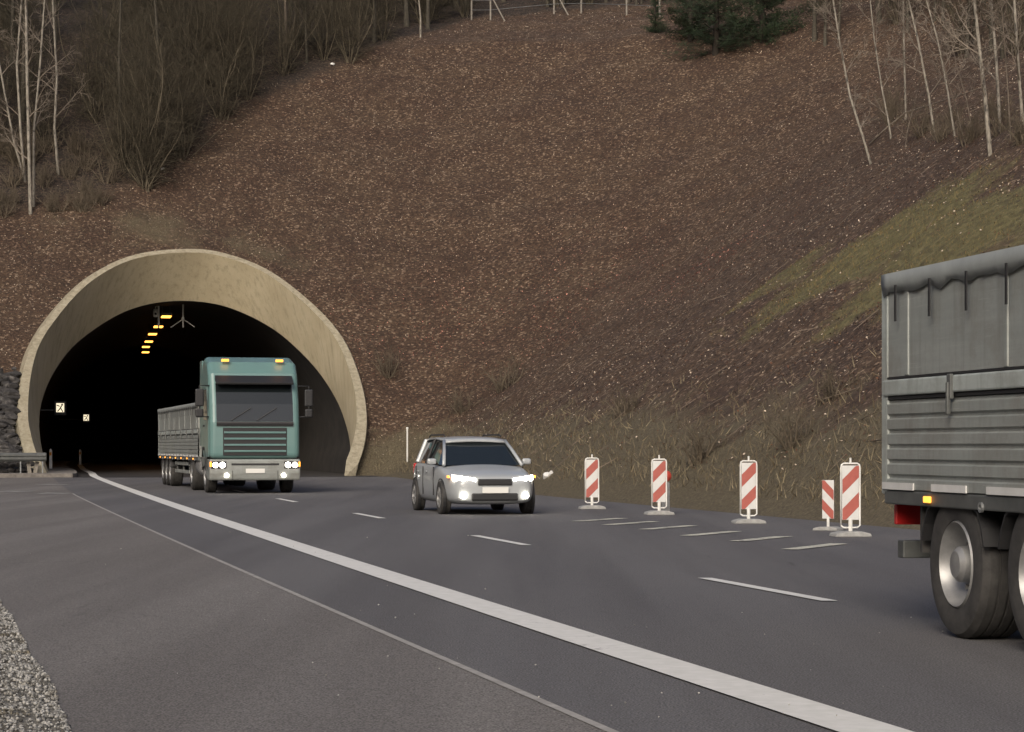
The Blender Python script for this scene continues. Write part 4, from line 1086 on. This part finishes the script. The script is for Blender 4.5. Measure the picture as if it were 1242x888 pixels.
# near flank line at Y=62 : X=-8.3 ; nose centre offset half a width to the right
rz = heading(slp)
nose = Vector((-8.25, 62., 0)); nx_ = Vector((1, .243*1., 0)).normalized()
lorry.location = nose+Vector((.972, .236, 0))*1.25; lorry.rotation_euler = (0, 0, rz)
tag(lorry, 'teal cab tipper lorry with lit headlights driving out of the tunnel', 'lorry', 'grey bodied tipper lorries')
l2 = copy_tree(lorry)
sl2 = -.19; rz2 = heading(sl2); fwd = Vector((math.cos(rz2), math.sin(rz2), 0)); rgt = Vector((-fwd.y, fwd.x, 0))   # left of travel = away from viewer
tail = Vector((2.72, 16.6, 0))
l2.location = tail+rgt*1.25+fwd*16.2; l2.rotation_euler = (0, 0, rz2)
tag(l2, 'ribbed grey lorry trailer leaving the picture at the right edge', 'lorry', 'grey bodied tipper lorries')

# ---- car
def make_car():
    t = empty('estate_car')
    # stations from nose (x=0) to tail (x=-4.4): half width, sill z, bonnet/belt z
    ST = [(0., .58, .30, .60), (-.06, .72, .22, .68), (-.30, .83, .19, .76), (-.9, .88, .18, .86), (-1.35, .89, .18, .93), (-2.2, .895, .18, .95), (-3.2, .89, .18, .97), (-3.9, .86, .20, .99), (-4.25, .80, .25, .98), (-4.38, .70, .34, .90)]
    V = []; Q = []
    def sec(x, h, z0, z1):
        zm = z0+(z1-z0)*.55
        half = [(0, z0), (h*.85, z0), (h*.97, z0+.10), (h, zm), (h*.985, zm+(z1-zm)*.55), (h*.93, z1-.02), (h*.78, z1+.015), (h*.4, z1+.045), (0, z1+.05)]
        return [(x, y, z) for y, z in half]+[(x, -y, z) for y, z in half[-2:0:-1]]
    rows = [sec(*s) for s in ST]; n = len(rows[0])
    for r in rows: V += r
    for i in range(len(rows)-1):
        for k in range(n): Q.append((i*n+k, i*n+(k+1) % n, (i+1)*n+(k+1) % n, (i+1)*n+k))
    Q.append(tuple(range(n))); Q.append(tuple((len(rows)-1)*n+k for k in range(n)))
    o = MB().add(V, Q).build('body', M['car_paint'], t, True); sb = o.modifiers.new('sub', 'SUBSURF'); sb.levels = sb.render_levels = 2
    # cabin (glass) and roof
    def cab(x, hb, zb): return (x, hb, zb)
    G = [(-1.20, .78, .93, -1.20, .70, .95), (-1.32, .80, .93, -1.95, .60, 1.43), (-2.6, .81, .95, -2.5, .62, 1.47), (-3.5, .80, .97, -3.5, .60, 1.46), (-4.15, .72, .98, -3.95, .56, 1.40)]
    V = []; Q = []
    V = [(-1.12, -.74, .93), (-1.12, .74, .93), (-1.92, -.60, 1.40), (-1.92, .60, 1.40), (-3.95, -.57, 1.40), (-3.95, .57, 1.40), (-4.22, -.70, .97), (-4.22, .70, .97), (-1.45, -.80, .94), (-1.45, .80, .94), (-3.9, -.79, .97), (-3.9, .79, .97)]
    Q = [(0, 1, 3, 2), (2, 3, 5, 4), (4, 5, 7, 6), (0, 2, 8), (8, 2, 4, 10), (10, 4, 6), (1, 9, 3), (9, 11, 5, 3), (11, 7, 5)]
    MB().add(V, Q).build('windows', M['glass'], t, bevel=.03)
    rv = []
    for x, h, z in [(-1.80, .60, 1.385), (-2.0, .62, 1.43), (-2.7, .635, 1.465), (-3.5, .62, 1.46), (-4.0, .585, 1.41)]:
        rv.append([(x, y*h, z+.028*(1-y*y)) for y in np.linspace(-1, 1, 9)])
    V = [p for r in rv for p in r]; Q = [(i*9+k, i*9+k+1, (i+1)*9+k+1, (i+1)*9+k) for i in range(4) for k in range(8)]
    MB().add(V, Q).build('roof', M['car_paint'], t, True, solid=.035)
    for s in (-1, 1):
        MB().tube([(-1.08, s*.77, .93), (-1.50, s*.68, 1.20), (-1.88, s*.61, 1.40)], .035, 8).build('pillar', M['car_paint'], t, True)
        MB().tube([(-2.72, s*.81, .95), (-2.68, s*.63, 1.43)], .035, 8).build('pillar', M['black'], t)
        MB().tube([(-3.75, s*.79, .97), (-3.85, s*.59, 1.42)], .05, 8).build('pillar', M['car_paint'], t)
        MB().tube([(-2.05, s*.56, 1.49), (-2.2, s*.56, 1.52), (-3.6, s*.55, 1.52), (-3.75, s*.55, 1.48)], .014, 8).build('roof_rail', M['black'], t)
        # headlight, indicator, fog lamp
        V = [(-.055, s*.36, .60), (-.045, s*.36, .69), (-.10, s*.60, .73), (-.28, s*.77, .755), (-.22, s*.765, .66), (-.085, s*.60, .60)]
        MB().add([(a+.035, b*1.02, c) for a, b, c in V], [(0, 1, 2, 5), (5, 2, 3, 4)]).build('headlight', M['headlight'], t, solid=.05)
        MB().lathe([(0, .05), (.05, .04), (.055, 0)], 14, 'X', (-.02, s*.60, .36)).build('fog_lamp', M['headlight'], t)
        MB().box((-.33, s*.835, .72), (.14, .03, .05)).build('indicator', M['amber'], t, bevel=.008)
        MB().box((-1.45, s*.94, 1.0), (.12, .18, .12)).build('mirror', M['car_paint'], t, bevel=.04)
        MB().box((-4.30, s*.70, .84), (.12, .16, .22)).build('tail_lamp', M['red_lamp'], t, bevel=.02)
        for xx in (-.88, -3.55):
            MB().lathe([(.36, -.02), (.36, .035), (.0, .035)], 28, 'Y', (xx, s*.865, .32)).build('wheel_arch', M['black'], t)
            wheel(t, xx, s*.81, .32, .20, s, truck=False)
        for xx in (-2.3, -3.2): MB().box((xx, s*.893, .80), (.16, .025, .03)).build('door_handle', M['car_paint'], t, bevel=.006)
        for xx in (-1.55, -2.66, -3.42): MB().box((xx, s*.886, .62), (.012, .02, .55)).build('door_gap', M['black'], t)
    MB().box((.005, 0, .62), (.05, .66, .12)).build('grille', M['black'], t, bevel=.02)
    MB().box((-.01, 0, .34), (.06, .90, .14)).build('air_intake', M['black'], t, bevel=.03)
    MB().box((.04, 0, .47), (.015, .50, .11)).build('number_plate', M['plate'], t)
    return t
car = make_car()
car.location = Vector((-.32, 42.8, 0)); car.rotation_euler = (0, 0, heading(-.225))
tag(car, 'silver estate car with lit headlights in the lane left of the beacons', 'car')

# ------------------------------------------------------------------ light
w = bpy.data.worlds.new('World'); scene.world = w; w.use_nodes = True
nt = w.node_tree; bg = nt.nodes['Background']
sky = nt.nodes.new('ShaderNodeTexSky'); sky.sky_type = 'NISHITA'; sky.sun_disc = False
EL, AZ = math.radians(30), math.radians(194)
sky.sun_elevation = EL; sky.sun_rotation = AZ; sky.air_density = .6; sky.dust_density = 4.; sky.ozone_density = .3
nt.links.new(sky.outputs[0], bg.inputs['Color']); bg.inputs['Strength'].default_value = .10
sun = bpy.data.lights.new('sun', 'SUN'); sun.energy = 1.3; sun.angle = math.radians(25); sun.color = (1., .93, .82)
so_ = bpy.data.objects.new('sun', sun); COL.objects.link(so_)
dirv = Vector((math.sin(AZ)*math.cos(EL), math.cos(AZ)*math.cos(EL), math.sin(EL)))
so_.rotation_euler = (-dirv).to_track_quat('-Z', 'Y').to_euler(); so_.location = dirv*60
scene.view_settings.view_transform = 'Standard'; scene.view_settings.look = 'None'
scene.view_settings.exposure = 0.52; scene.view_settings.gamma = 1.
scene.render.resolution_x = 1024; scene.render.resolution_y = 732
scene.render.engine = 'CYCLES'
print('objects', len(bpy.data.objects))
